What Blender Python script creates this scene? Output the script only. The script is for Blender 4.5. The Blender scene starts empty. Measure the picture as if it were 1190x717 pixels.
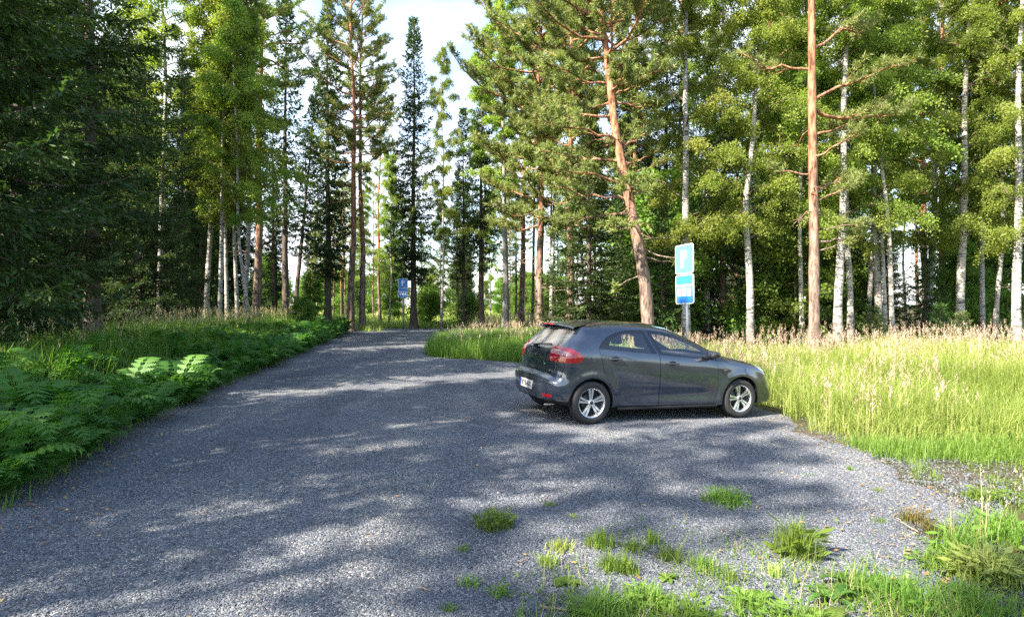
import bpy, bmesh, math, random
import numpy as np
from mathutils import Vector, Matrix
R = math.radians
C = bpy.context.scene.collection
SC = bpy.context.scene
random.seed(7)

# ---------------------------------------------------------------- materials
def newmat(name):
    m = bpy.data.materials.new(name); m.use_nodes = True
    nt = m.node_tree; nt.nodes.clear()
    out = nt.nodes.new('ShaderNodeOutputMaterial')
    return m, nt, out
def N(nt, t, **k):
    n = nt.nodes.new(t)
    for a, v in k.items():
        if a.startswith('i_'):
            n.inputs[a[2:].replace('_', ' ')].default_value = v
        else: setattr(n, a, v)
    return n
def L(nt, a, b): nt.links.new(a, b)
def ramp(nt, stops, interp='LINEAR'):
    n = nt.nodes.new('ShaderNodeValToRGB'); cr = n.color_ramp; cr.interpolation = interp
    while len(cr.elements) < len(stops): cr.elements.new(0.5)
    for e, (p, c) in zip(cr.elements, stops):
        e.position = p; e.color = (c[0], c[1], c[2], 1) if not isinstance(c, (int, float)) else (c, c, c, 1)
    return n
def simple(name, col, rough=.5, metal=0, spec=.5, noise=0, nscale=30, bump=0, coat=0, alpha=None):
    m, nt, out = newmat(name)
    p = N(nt, 'ShaderNodeBsdfPrincipled'); L(nt, p.outputs[0], out.inputs[0])
    p.inputs['Base Color'].default_value = (*col, 1); p.inputs['Roughness'].default_value = rough
    p.inputs['Metallic'].default_value = metal; p.inputs['Specular IOR Level'].default_value = spec
    p.inputs['Coat Weight'].default_value = coat
    if noise or bump:
        tc = N(nt, 'ShaderNodeTexCoord'); nz = N(nt, 'ShaderNodeTexNoise', i_Scale=nscale, i_Detail=6)
        L(nt, tc.outputs['Object'], nz.inputs['Vector'])
        if noise:
            r = ramp(nt, [(.25, [c*(1-noise) for c in col]), (.75, [min(1, c*(1+noise)) for c in col])])
            L(nt, nz.outputs[0], r.inputs[0]); L(nt, r.outputs[0], p.inputs['Base Color'])
        if bump:
            b = N(nt, 'ShaderNodeBump', i_Strength=bump, i_Distance=.01); L(nt, nz.outputs[0], b.inputs['Height']); L(nt, b.outputs[0], p.inputs['Normal'])
    return m
def leafmat(name, c1, c2, transl=.35, rough=.55, tcol=None, spec=.3):
    """leaf: reflecting and translucent, hue varies leaf by leaf (face attribute 'var') and tree by tree"""
    m, nt, out = newmat(name)
    at = N(nt, 'ShaderNodeAttribute', attribute_name='var')
    oi = N(nt, 'ShaderNodeObjectInfo')
    r = ramp(nt, [(0, c1), (1, c2)]); L(nt, at.outputs['Fac'], r.inputs[0])
    hs = N(nt, 'ShaderNodeHueSaturation')
    mv = N(nt, 'ShaderNodeMapRange'); mv.inputs['To Min'].default_value = .8; mv.inputs['To Max'].default_value = 1.22
    L(nt, oi.outputs['Random'], mv.inputs['Value']); L(nt, mv.outputs[0], hs.inputs['Value'])
    mh = N(nt, 'ShaderNodeMapRange'); mh.inputs['To Min'].default_value = .485; mh.inputs['To Max'].default_value = .515
    L(nt, oi.outputs['Random'], mh.inputs['Value']); L(nt, mh.outputs[0], hs.inputs['Hue'])
    L(nt, r.outputs[0], hs.inputs['Color'])
    p = N(nt, 'ShaderNodeBsdfPrincipled', i_Roughness=rough); p.inputs['Specular IOR Level'].default_value = spec
    L(nt, hs.outputs[0], p.inputs['Base Color'])
    t = N(nt, 'ShaderNodeBsdfTranslucent')
    tm = N(nt, 'ShaderNodeMix', data_type='RGBA', blend_type='MULTIPLY'); tm.inputs[0].default_value = 1
    L(nt, hs.outputs[0], tm.inputs[6]); tm.inputs[7].default_value = (*(tcol or (1.5, 1.6, .7)), 1)
    L(nt, tm.outputs[2], t.inputs[0])
    mx = N(nt, 'ShaderNodeMixShader'); mx.inputs[0].default_value = transl
    L(nt, p.outputs[0], mx.inputs[1]); L(nt, t.outputs[0], mx.inputs[2]); L(nt, mx.outputs[0], out.inputs[0])
    return m
def barkmat(name, kind):
    m, nt, out = newmat(name)
    tc = N(nt, 'ShaderNodeTexCoord'); mp = N(nt, 'ShaderNodeMapping'); L(nt, tc.outputs['Object'], mp.inputs[0])
    p = N(nt, 'ShaderNodeBsdfPrincipled', i_Roughness=.85); p.inputs['Specular IOR Level'].default_value = .2
    L(nt, p.outputs[0], out.inputs[0])
    sep = N(nt, 'ShaderNodeSeparateXYZ'); L(nt, tc.outputs['Object'], sep.inputs[0])
    if kind == 'birch':
        mp.inputs['Scale'].default_value = (5, 5, 22)
        nz = N(nt, 'ShaderNodeTexNoise', i_Scale=1.0, i_Detail=5, i_Roughness=.65); L(nt, mp.outputs[0], nz.inputs['Vector'])
        r = ramp(nt, [(.36, (.03, .028, .026)), (.44, (.22, .20, .18)), (.53, (.38, .36, .325)), (.8, (.52, .50, .46))]); L(nt, nz.outputs[0], r.inputs[0])
        n2 = N(nt, 'ShaderNodeTexNoise', i_Scale=5.0, i_Detail=6); L(nt, tc.outputs['Object'], n2.inputs['Vector'])
        add = N(nt, 'ShaderNodeMath', operation='MULTIPLY_ADD'); add.inputs[1].default_value = -.32; L(nt, sep.outputs[2], add.inputs[0]); L(nt, n2.outputs[0], add.inputs[2])
        r2 = ramp(nt, [(.12, 0), (.4, 1)]); L(nt, add.outputs[0], r2.inputs[0])
        mx = N(nt, 'ShaderNodeMix', data_type='RGBA'); L(nt, r2.outputs[0], mx.inputs[0]); L(nt, r.outputs[0], mx.inputs[6]); mx.inputs[7].default_value = (.07, .06, .05, 1)
        L(nt, mx.outputs[2], p.inputs['Base Color']); h = nz.outputs[0]; st = .3
    else:
        mp.inputs['Scale'].default_value = (10, 10, 2.6)
        nz = N(nt, 'ShaderNodeTexNoise', i_Scale=1.0, i_Detail=6, i_Roughness=.7); L(nt, mp.outputs[0], nz.inputs['Vector'])
        if kind == 'pine':
            ra = ramp(nt, [(.36, (.05, .037, .03)), (.47, (.16, .115, .09)), (.58, (.27, .20, .16)), (.75, (.38, .30, .25))]); L(nt, nz.outputs[0], ra.inputs[0])
            rb = ramp(nt, [(.38, (.10, .045, .028)), (.47, (.28, .13, .07)), (.6, (.42, .225, .13)), (.75, (.52, .34, .23))]); L(nt, nz.outputs[0], rb.inputs[0])
            n2 = N(nt, 'ShaderNodeTexNoise', i_Scale=1.2, i_Detail=3); L(nt, tc.outputs['Object'], n2.inputs['Vector'])
            add = N(nt, 'ShaderNodeMath', operation='MULTIPLY_ADD'); add.inputs[1].default_value = .13; L(nt, sep.outputs[2], add.inputs[0]); L(nt, n2.outputs[0], add.inputs[2])
            r2 = ramp(nt, [(.7, 0), (1.0, 1)])
            s2 = N(nt, 'ShaderNodeMath', operation='MULTIPLY'); s2.inputs[1].default_value = .75; L(nt, add.outputs[0], s2.inputs[0]); L(nt, s2.outputs[0], r2.inputs[0])
            mx = N(nt, 'ShaderNodeMix', data_type='RGBA'); L(nt, r2.outputs[0], mx.inputs[0]); L(nt, ra.outputs[0], mx.inputs[6]); L(nt, rb.outputs[0], mx.inputs[7])
            m3 = N(nt, 'ShaderNodeMapping'); m3.inputs['Scale'].default_value = (7, 7, 1.6); L(nt, tc.outputs['Object'], m3.inputs[0])
            n3 = N(nt, 'ShaderNodeTexNoise', i_Scale=1.0, i_Detail=5, i_Roughness=.7); L(nt, m3.outputs[0], n3.inputs['Vector'])
            r3 = ramp(nt, [(.36, (.5, .5, .52)), (.5, (.92, .92, .92)), (.66, (1.2, 1.18, 1.15))]); L(nt, n3.outputs[0], r3.inputs[0])
            m5 = N(nt, 'ShaderNodeMix', data_type='RGBA', blend_type='MULTIPLY'); m5.inputs[0].default_value = 1; L(nt, mx.outputs[2], m5.inputs[6]); L(nt, r3.outputs[0], m5.inputs[7])
            L(nt, m5.outputs[2], p.inputs['Base Color'])
        elif kind == 'grey':
            ra = ramp(nt, [(.3, (.1, .095, .085)), (.5, (.24, .23, .21)), (.75, (.38, .37, .34))]); L(nt, nz.outputs[0], ra.inputs[0]); L(nt, ra.outputs[0], p.inputs['Base Color'])
        else:
            ra = ramp(nt, [(.3, (.035, .027, .021)), (.5, (.1, .078, .06)), (.75, (.19, .155, .125))]); L(nt, nz.outputs[0], ra.inputs[0]); L(nt, ra.outputs[0], p.inputs['Base Color'])
        h = nz.outputs[0]; st = .8
    b = N(nt, 'ShaderNodeBump', i_Strength=st, i_Distance=.02); L(nt, h, b.inputs['Height']); L(nt, b.outputs[0], p.inputs['Normal'])
    return m

M = {}
M['spruce'] = leafmat('spruce_needles', (.024, .052, .016), (.075, .125, .03), .26)
M['spruce_light'] = leafmat('spruce_needles_fresh', (.05, .10, .02), (.10, .17, .04), .3)
M['pine'] = leafmat('pine_needles', (.12, .165, .05), (.26, .29, .10), .36)
M['birch'] = leafmat('birch_leaves', (.13, .195, .028), (.28, .325, .072), .5)
M['bush'] = leafmat('bush_leaves', (.08, .16, .02), (.17, .25, .045), .45)
M['fern'] = leafmat('fern_fronds', (.035, .105, .018), (.11, .21, .036), .42)
M['bark_birch'] = barkmat('birch_bark', 'birch'); M['bark_pine'] = barkmat('pine_bark', 'pine')
M['bark_spruce'] = barkmat('spruce_bark', 'spruce'); M['bark_grey'] = barkmat('grey_bark', 'grey')
M['meadow'] = leafmat('meadow_grass', (.14, .225, .034), (.40, .45, .13), .42, tcol=(1.3, 1.3, .8))
M['green_grass'] = leafmat('green_grass', (.075, .155, .02), (.19, .275, .05), .42)
M['seed'] = leafmat('grass_seed_heads', (.42, .29, .24), (.60, .48, .34), .3, tcol=(1.1, 1, .9))
M['straw'] = leafmat('dry_grass_stalks', (.30, .24, .12), (.48, .42, .22), .3, tcol=(1.1, 1, .8))
M['rust_leaf'] = leafmat('rusty_weed_leaves', (.10, .10, .025), (.26, .12, .04), .3, tcol=(1.2, 1, .7))
M['litter'] = leafmat('fallen_leaves', (.22, .10, .045), (.48, .33, .12), .15, tcol=(1, 1, 1))
M['stick'] = simple('dead_wood', (.24, .18, .13), .9, noise=.4, nscale=25)

# ---------------------------------------------------------------- mesh building
class Acc:
    def __init__(s): s.ch = []
    def add(s, V, F, mat=0, var=None, smooth=False):
        V = np.asarray(V, np.float32).reshape(-1, 3); F = np.asarray(F, np.int32)
        if len(F): s.ch.append((V, F, mat, var, smooth))
        return s
    def mesh(s, name, mats):
        me = bpy.data.meshes.new(name)
        nv = 0; Vs = []; Ls = []; Lt = []; Mi = []; Va = []; Sm = []
        for V, F, mat, var, sm in s.ch:
            Vs.append(V); Ls.append((F+nv).ravel()); Lt.append(np.full(len(F), F.shape[1], np.int32))
            Mi.append(np.full(len(F), mat, np.int32)); Sm.append(np.full(len(F), sm, bool))
            if var is None: var = 0.5
            Va.append(np.broadcast_to(np.asarray(var, np.float32), (len(F),)))
            nv += len(V)
        Vs = np.concatenate(Vs); Ls = np.concatenate(Ls); Lt = np.concatenate(Lt); Mi = np.concatenate(Mi); Sm = np.concatenate(Sm); Va = np.concatenate(Va)
        me.vertices.add(len(Vs)); me.vertices.foreach_set('co', Vs.ravel())
        me.loops.add(len(Ls)); me.loops.foreach_set('vertex_index', Ls)
        ls = np.concatenate([[0], np.cumsum(Lt)[:-1]]).astype(np.int32)
        me.polygons.add(len(Lt)); me.polygons.foreach_set('loop_start', ls); me.polygons.foreach_set('loop_total', Lt)
        me.polygons.foreach_set('material_index', Mi); me.polygons.foreach_set('use_smooth', Sm)
        a = me.attributes.new('var', 'FLOAT', 'FACE'); a.data.foreach_set('value', np.ascontiguousarray(Va))
        for m in mats: me.materials.append(m)
        me.update(calc_edges=True); me.validate()
        return me
    def obj(s, name, mats, parent=None, loc=(0, 0, 0)):
        o = bpy.data.objects.new(name, s.mesh(name, mats if isinstance(mats, (list, tuple)) else [mats])); C.objects.link(o)
        o.location = loc
        if parent: o.parent = parent
        return o
def tag(o, label=None, cat=None, group=None, kind=None):
    if label: o['label'] = label
    if cat: o['category'] = cat
    if group: o['group'] = group
    if kind: o['kind'] = kind
    return o
def empty(name, loc=(0, 0, 0), rz=0.):
    o = bpy.data.objects.new(name, None); C.objects.link(o); o.location = loc; o.rotation_euler = (0, 0, rz); o.empty_display_size = .2
    return o
def unit(v): return v/np.maximum(np.linalg.norm(v, axis=-1, keepdims=True), 1e-9)
def diamonds(P, D, Nn, Ln, W, mid=.45):
    D = unit(D); S = unit(np.cross(D, Nn)); Ln = np.asarray(Ln).reshape(-1, 1); W = np.asarray(W).reshape(-1, 1)
    c = P+D*Ln*mid
    V = np.stack([P, c+S*W*.5, P+D*Ln, c-S*W*.5], 1).reshape(-1, 3)
    return V, np.arange(len(P)*4, dtype=np.int32).reshape(-1, 4)
def tube(path, rad, n=8, cap=False):
    path = np.asarray(path, float); m = len(path); rad = np.broadcast_to(np.asarray(rad, float), (m,))
    T = unit(np.gradient(path, axis=0)); ref = np.array([0, 0, 1.]) if abs(T[:, 2]).mean() < .8 else np.array([1., 0, 0])
    A = unit(np.cross(T, ref)); B = np.cross(T, A); a = np.linspace(0, 2*np.pi, n, endpoint=False)
    V = path[:, None]+rad[:, None, None]*(np.cos(a)[None, :, None]*A[:, None]+np.sin(a)[None, :, None]*B[:, None])
    i, j = np.meshgrid(np.arange(m-1), np.arange(n), indexing='ij'); j2 = (j+1) % n
    F = np.stack([i*n+j, i*n+j2, (i+1)*n+j2, (i+1)*n+j], -1).reshape(-1, 4)
    return V.reshape(-1, 3), F
def nrm(rng, n): return unit(rng.normal(size=(n, 3)))
# ---------------------------------------------------------------- terrain
F_PX, HOR, CAMZ = 700., 354., 1.6            # focal length in pixels of the photograph, horizon row, camera height
def XL(y): return np.interp(y, [-8, 0, 4.7, 6.5, 11, 27, 34, 42], [-3.6, -3.6, -4.0, -4.55, -5.6, -8.2, -9.6, -11.5])
def XR(y): return np.interp(y, [-8, 2.4, 3.2, 4.2, 5.4, 7.1, 8.4, 9.2, 11, 13.5, 15.5, 17, 18.6, 22, 27, 33.6, 34.8, 40, 41],
                               [2.0, 2.0, 2.5, 3.1, 4.05, 4.3, 4.15, 4.35, 4.4, 3.4, 1.8, .3, -2.7, -3.1, -2.6, -2.2, 22, 22, 22])
def sst(a, b, x):
    t = np.clip((x-a)/(b-a), 0, 1); return t*t*(3-2*t)
def wob(x, y): return .5*np.sin(x*1.3+y*.7)+.3*np.sin(x*2.9-y*2.1+1)+.2*np.sin(x*5.1+y*4.3+2)
def gz(x, y):
    x = np.asarray(x, float); y = np.asarray(y, float)
    near = 1-sst(26, 36, y)
    z = -.0317*(np.clip(x, -.95, 5)+.95)*near
    z = z+(.20*sst(5.5, 12, x)*sst(8, 15, y))*near
    z = z+.45*sst(.35, 2.8, XL(y)-x)*(1-sst(40, 60, y))
    z = z+.10*sst(1.5, 4, x-XR(y))*sst(17, 22, y)*near
    z = z-.5*sst(45, 80, y)
    return z+wob(x, y)*.02*sst(-.3, .6, np.maximum(XL(y)-x, x-XR(y)))
def GX(px, Y): return (px-595.)/F_PX*Y
def ground_pt(px, py):
    """ground point seen at a photograph pixel"""
    z = 0.
    for _ in range(8):
        Y = F_PX*(CAMZ-z)/(py-HOR); X = GX(px, Y); z = float(gz(X, Y))
    return X, Y, z

def grid_mesh(name, xs, ys, zf, mat, kind):
    a = Acc(); X, Y = np.meshgrid(xs, ys); Z = zf(X, Y); nx = len(xs)
    V = np.stack([X, Y, Z], -1).reshape(-1, 3); i, j = np.meshgrid(np.arange(len(ys)-1), np.arange(nx-1), indexing='ij')
    F = np.stack([i*nx+j, i*nx+j+1, (i+1)*nx+j+1, (i+1)*nx+j], -1).reshape(-1, 4)
    a.add(V, F, smooth=True); o = a.obj(name, mat); o['kind'] = kind; return o

# ground material: moss, soil, needle litter and grass by noise; brighter grass in the clearing behind the far trees
def ground_material():
    m, nt, out = newmat('forest_ground')
    p = N(nt, 'ShaderNodeBsdfPrincipled', i_Roughness=.95); p.inputs['Specular IOR Level'].default_value = .1; L(nt, p.outputs[0], out.inputs[0])
    tc = N(nt, 'ShaderNodeTexCoord')
    n1 = N(nt, 'ShaderNodeTexNoise', i_Scale=.9, i_Detail=8, i_Roughness=.65); L(nt, tc.outputs['Object'], n1.inputs['Vector'])
    n2 = N(nt, 'ShaderNodeTexNoise', i_Scale=14, i_Detail=6, i_Roughness=.7); L(nt, tc.outputs['Object'], n2.inputs['Vector'])
    r1 = ramp(nt, [(.3, (.05, .038, .025)), (.48, (.07, .075, .028)), (.62, (.095, .07, .048)), (.75, (.085, .105, .03))]); L(nt, n1.outputs[0], r1.inputs[0])
    r2 = ramp(nt, [(.25, (.45,)*3), (.75, (1.5,)*3)]); L(nt, n2.outputs[0], r2.inputs[0])
    mu = N(nt, 'ShaderNodeMix', data_type='RGBA', blend_type='MULTIPLY'); mu.inputs[0].default_value = 1; L(nt, r1.outputs[0], mu.inputs[6]); L(nt, r2.outputs[0], mu.inputs[7])
    sep = N(nt, 'ShaderNodeSeparateXYZ'); L(nt, tc.outputs['Object'], sep.inputs[0])
    mr = N(nt, 'ShaderNodeMapRange'); mr.inputs['From Min'].default_value = 46; mr.inputs['From Max'].default_value = 56; L(nt, sep.outputs[1], mr.inputs['Value'])
    rg = ramp(nt, [(.3, (.16, .22, .04)), (.7, (.33, .34, .09))]); L(nt, n1.outputs[0], rg.inputs[0])
    mx = N(nt, 'ShaderNodeMix', data_type='RGBA'); dv = N(nt, 'ShaderNodeMath', operation='DIVIDE'); L(nt, sep.outputs[0], dv.inputs[0]); L(nt, sep.outputs[1], dv.inputs[1]); mr2 = N(nt, 'ShaderNodeMapRange'); mr2.inputs['From Min'].default_value = .16; mr2.inputs['From Max'].default_value = .06; L(nt, dv.outputs[0], mr2.inputs['Value']); mp_ = N(nt, 'ShaderNodeMath', operation='MULTIPLY'); L(nt, mr.outputs[0], mp_.inputs[0]); L(nt, mr2.outputs[0], mp_.inputs[1])
    L(nt, mp_.outputs[0], mx.inputs[0]); L(nt, mu.outputs[2], mx.inputs[6]); L(nt, rg.outputs[0], mx.inputs[7])
    L(nt, mx.outputs[2], p.inputs['Base Color'])
    b = N(nt, 'ShaderNodeBump', i_Strength=.9, i_Distance=.05); L(nt, n2.outputs[0], b.inputs['Height']); L(nt, b.outputs[0], p.inputs['Normal'])
    return m
def gravel_material():
    m, nt, out = newmat('crushed_gravel')
    p = N(nt, 'ShaderNodeBsdfPrincipled', i_Roughness=.85); p.inputs['Specular IOR Level'].default_value = .3; L(nt, p.outputs[0], out.inputs[0])
    tc = N(nt, 'ShaderNodeTexCoord')
    v1 = N(nt, 'ShaderNodeTexVoronoi', i_Scale=84, i_Randomness=1); L(nt, tc.outputs['Object'], v1.inputs['Vector'])
    v2 = N(nt, 'ShaderNodeTexVoronoi', i_Scale=40, i_Randomness=1); L(nt, tc.outputs['Object'], v2.inputs['Vector'])
    s1 = N(nt, 'ShaderNodeSeparateColor'); L(nt, v1.outputs['Color'], s1.inputs[0])
    r1 = ramp(nt, [(0, (.045, .049, .055)), (.35, (.094, .108, .130)), (.75, (.154, .171, .197)), (.93, (.25, .247, .245)), (1, (.40, .39, .37))]); L(nt, s1.outputs[0], r1.inputs[0])
    n1 = N(nt, 'ShaderNodeTexNoise', i_Scale=.7, i_Detail=7, i_Roughness=.6); L(nt, tc.outputs['Object'], n1.inputs['Vector'])
    r2 = ramp(nt, [(.3, (.72, .73, .76)), (.55, (1.0, 1.0, 1.0)), (.72, (1.2, 1.13, 1.02))]); L(nt, n1.outputs[0], r2.inputs[0])
    mu = N(nt, 'ShaderNodeMix', data_type='RGBA', blend_type='MULTIPLY'); mu.inputs[0].default_value = 1; L(nt, r1.outputs[0], mu.inputs[6]); L(nt, r2.outputs[0], mu.inputs[7])
    mp = N(nt, 'ShaderNodeMapping'); mp.inputs['Scale'].default_value = (.85, .11, 1); L(nt, tc.outputs['Object'], mp.inputs[0])
    n4 = N(nt, 'ShaderNodeTexNoise', i_Scale=1.0, i_Detail=5, i_Roughness=.6); L(nt, mp.outputs[0], n4.inputs['Vector'])
    r4 = ramp(nt, [(.36, (.72, .74, .78)), (.5, (1., 1., 1.)), (.64, (1.32, 1.25, 1.12))]); L(nt, n4.outputs[0], r4.inputs[0])
    m4 = N(nt, 'ShaderNodeMix', data_type='RGBA', blend_type='MULTIPLY'); m4.inputs[0].default_value = 1; L(nt, mu.outputs[2], m4.inputs[6]); L(nt, r4.outputs[0], m4.inputs[7]); mu = m4
    # dirt showing between the stones in patches
    n3 = N(nt, 'ShaderNodeTexNoise', i_Scale=2.2, i_Detail=8, i_Roughness=.7); L(nt, tc.outputs['Object'], n3.inputs['Vector'])
    r3 = ramp(nt, [(.56, 0), (.72, .55)]); L(nt, n3.outputs[0], r3.inputs[0])
    mx = N(nt, 'ShaderNodeMix', data_type='RGBA'); L(nt, r3.outputs[0], mx.inputs[0]); L(nt, mu.outputs[2], mx.inputs[6]); mx.inputs[7].default_value = (.13, .108, .085, 1)
    L(nt, mx.outputs[2], p.inputs['Base Color'])
    ad = N(nt, 'ShaderNodeMath', operation='MULTIPLY_ADD'); ad.inputs[1].default_value = .8; L(nt, v2.outputs['Distance'], ad.inputs[0]); L(nt, v1.outputs['Distance'], ad.inputs[2])
    b = N(nt, 'ShaderNodeBump', i_Strength=1, i_Distance=-.012); L(nt, ad.outputs[0], b.inputs['Height']); L(nt, b.outputs[0], p.inputs['Normal'])
    return m
def stone_material():
    m, nt, out = newmat('loose_stones')
    p = N(nt, 'ShaderNodeBsdfPrincipled', i_Roughness=.8); p.inputs['Specular IOR Level'].default_value = .35; L(nt, p.outputs[0], out.inputs[0])
    at = N(nt, 'ShaderNodeAttribute', attribute_name='var')
    r1 = ramp(nt, [(0, (.055, .060, .066)), (.4, (.098, .112, .134)), (.8, (.152, .168, .192)), (.95, (.205, .21, .215)), (1, (.28, .278, .27))]); L(nt, at.outputs['Fac'], r1.inputs[0])
    L(nt, r1.outputs[0], p.inputs['Base Color']); return m

gm = ground_material()
_g = np.concatenate([np.linspace(-400, -40, 10), np.arange(-30, 32, .5), np.linspace(40, 400, 10)])
_h = np.concatenate([np.linspace(-60, -10, 8), np.arange(-8, 50, .5), np.linspace(55, 600, 16)])
grid_mesh('ground', _g, _h, lambda x, y: gz(x, y)-.02*(1-sst(0, .3, np.maximum(XL(y)-x, x-XR(y))))-.03, gm, 'structure')
def gravel():
    a = Acc(); ys = np.concatenate([np.arange(-8, 34, .2), np.arange(34, 41.2, .2)]); nu = 60
    u = np.linspace(0, 1, nu)[None]; Y = np.repeat(ys[:, None], nu, 1)
    xl = (XL(ys)-.42+.12*np.sin(ys*3.1)+.08*np.sin(ys*8.3+1))[:, None]; xr = (XR(ys)+.12*np.sin(ys*2.7+.5)+.07*np.sin(ys*7.9))[:, None]
    X = xl+(xr-xl)*u; Z = gz(X, Y)+.012*np.sin(X*1.7+Y*.9)*np.sin(Y*1.3)
    Z -= .05*(np.minimum(u, 1-u) < .001)
    V = np.stack([X, Y, Z], -1).reshape(-1, 3); i, j = np.meshgrid(np.arange(len(ys)-1), np.arange(nu-1), indexing='ij')
    a.add(V, np.stack([i*nu+j, i*nu+j+1, (i+1)*nu+j+1, (i+1)*nu+j], -1).reshape(-1, 4), smooth=True)
    o = a.obj('gravel_road', gravel_material()); o['kind'] = 'structure'
gravel()
def gzg(X, Y): return gz(X, Y)+.012*np.sin(X*1.7+Y*.9)*np.sin(Y*1.3)
def stones():
    rng = np.random.default_rng(3); n = 300000
    Y = 2.3+rng.random(n)**1.5*8.5; X = (rng.random(n)*2-1)*(Y*.9+.3)
    k = (X > XL(Y)-.25) & (X < XR(Y)+.35+1.6*rng.random(n)**2*(Y > 5.4)*(Y < 7)) & (rng.random(n) < 1-sst(5.5, 10.5, Y)); X, Y = X[k], Y[k]; n = len(X)
    s = rng.lognormal(-5.72, .38, n)*(1+.25*(Y > 5)); Z = gzg(X, Y)+s*.35
    base = np.array([[-1, -1, -1], [1, -1, -1], [1, 1, -1], [-1, 1, -1], [-1, -1, 1], [1, -1, 1], [1, 1, 1], [-1, 1, 1]], float)
    f = np.array([[0, 3, 2, 1], [4, 5, 6, 7], [0, 1, 5, 4], [1, 2, 6, 5], [2, 3, 7, 6], [3, 0, 4, 7]])
    B = base[None]*rng.uniform(.55, 1.15, (n, 8, 3))*np.stack([rng.uniform(.7, 1.3, n), rng.uniform(.6, 1.1, n), rng.uniform(.4, .8, n)], -1)[:, None]
    a = rng.random(n)*6.283; c, d = np.cos(a)[:, None], np.sin(a)[:, None]; t = rng.normal(0, .45, n)[:, None]
    x = B[:, :, 0]*c-B[:, :, 1]*d; y = B[:, :, 0]*d+B[:, :, 1]*c; z = B[:, :, 2]+x*t*.6
    V = np.stack([X[:, None]+x*s[:, None], Y[:, None]+y*s[:, None], Z[:, None]+z*s[:, None]], -1)
    F = (np.arange(n)[:, None, None]*8+f[None]).reshape(-1, 4)
    acc = Acc(); acc.add(V.reshape(-1, 3), F, var=np.repeat(rng.random(n), 6))
    tag(acc.obj('gravel_stones', stone_material()), 'loose grey crushed stones strewn over the near gravel', 'gravel', kind='stuff')
stones()

# ---------------------------------------------------------------- grass
def blades(acc, X, Y, Z, h, w, rng, mat=0, lean=.35, var=None, bend=.5):
    n = len(X); az = rng.random(n)*6.283; D = np.stack([np.cos(az), np.sin(az), np.zeros(n)], -1)
    S = np.stack([-np.sin(az), np.cos(az), np.zeros(n)], -1)*(w*.5)[:, None]; P = np.stack([X, Y, Z], -1); up = np.array([0, 0, 1.])
    l = (np.abs(rng.normal(0, lean, n))*h)[:, None]; hh = h[:, None]
    p1 = P+up*hh*.55+D*l*(.55-bend*.25); p2 = P+up*hh*(1-.12*bend)+D*l*(1+bend*.3)
    V = np.stack([P-S, P+S, p1+S*.8, p1-S*.8, p2+S*.12, p2-S*.12], 1).reshape(-1, 3)
    i = np.arange(n)[:, None]*6
    F = np.concatenate([i+np.array([[0, 1, 2, 3]]), i+np.array([[3, 2, 4, 5]])], 1).reshape(-1, 4)
    v = rng.random(n) if var is None else var
    acc.add(V, F, mat, np.repeat(v, 2)); return p2
def seedheads(acc, X, Y, Z, h, rng, mstalk, mseed, size=.15, k=10):
    n = len(X); v = rng.random(n)
    tip = blades(acc, X, Y, Z, h, np.full(n, .006), rng, mstalk, .16, v, .3)
    P = np.repeat(tip, k, 0); u = np.tile(np.linspace(0, 1, k), n); m = len(P)
    P = P+np.array([0, 0, 1.])*(-(1-u)*size+.03)[:, None]+rng.normal(0, .008, (m, 3))
    az = rng.random(m)*6.283; D = np.stack([np.cos(az)*.55, np.sin(az)*.55, np.full(m, .8)], -1)
    V, F = diamonds(P, D, nrm(rng, m), (.085-.045*u)*rng.uniform(.7, 1.3, m)*size/.17, np.full(m, .011)*size/.15)
    acc.add(V, F, mseed, np.repeat(np.clip(v+rng.normal(0, .15, n), 0, 1), k))
def clumpy(rng, n, x0, x1, y0, y1, test, cl=None, p=.75):
    """points in a box, most of them gathered in clumps"""
    X = rng.uniform(x0, x1, n); Y = rng.uniform(y0, y1, n)
    nc = cl or n//40; cx = rng.uniform(x0, x1, nc); cy = rng.uniform(y0, y1, nc); i = rng.integers(0, nc, n); g = rng.random(n) < p
    X = np.where(g, cx[i]+rng.normal(0, .11, n), X); Y = np.where(g, cy[i]+rng.normal(0, .11, n), Y)
    k = test(X, Y); return X[k], Y[k]
def field_front(x): return np.interp(x, [3, 4.3, 5.2, 6.2, 8, 14], [8.2, 7.9, 7.35, 7.3, 7.6, 8.0])
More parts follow.
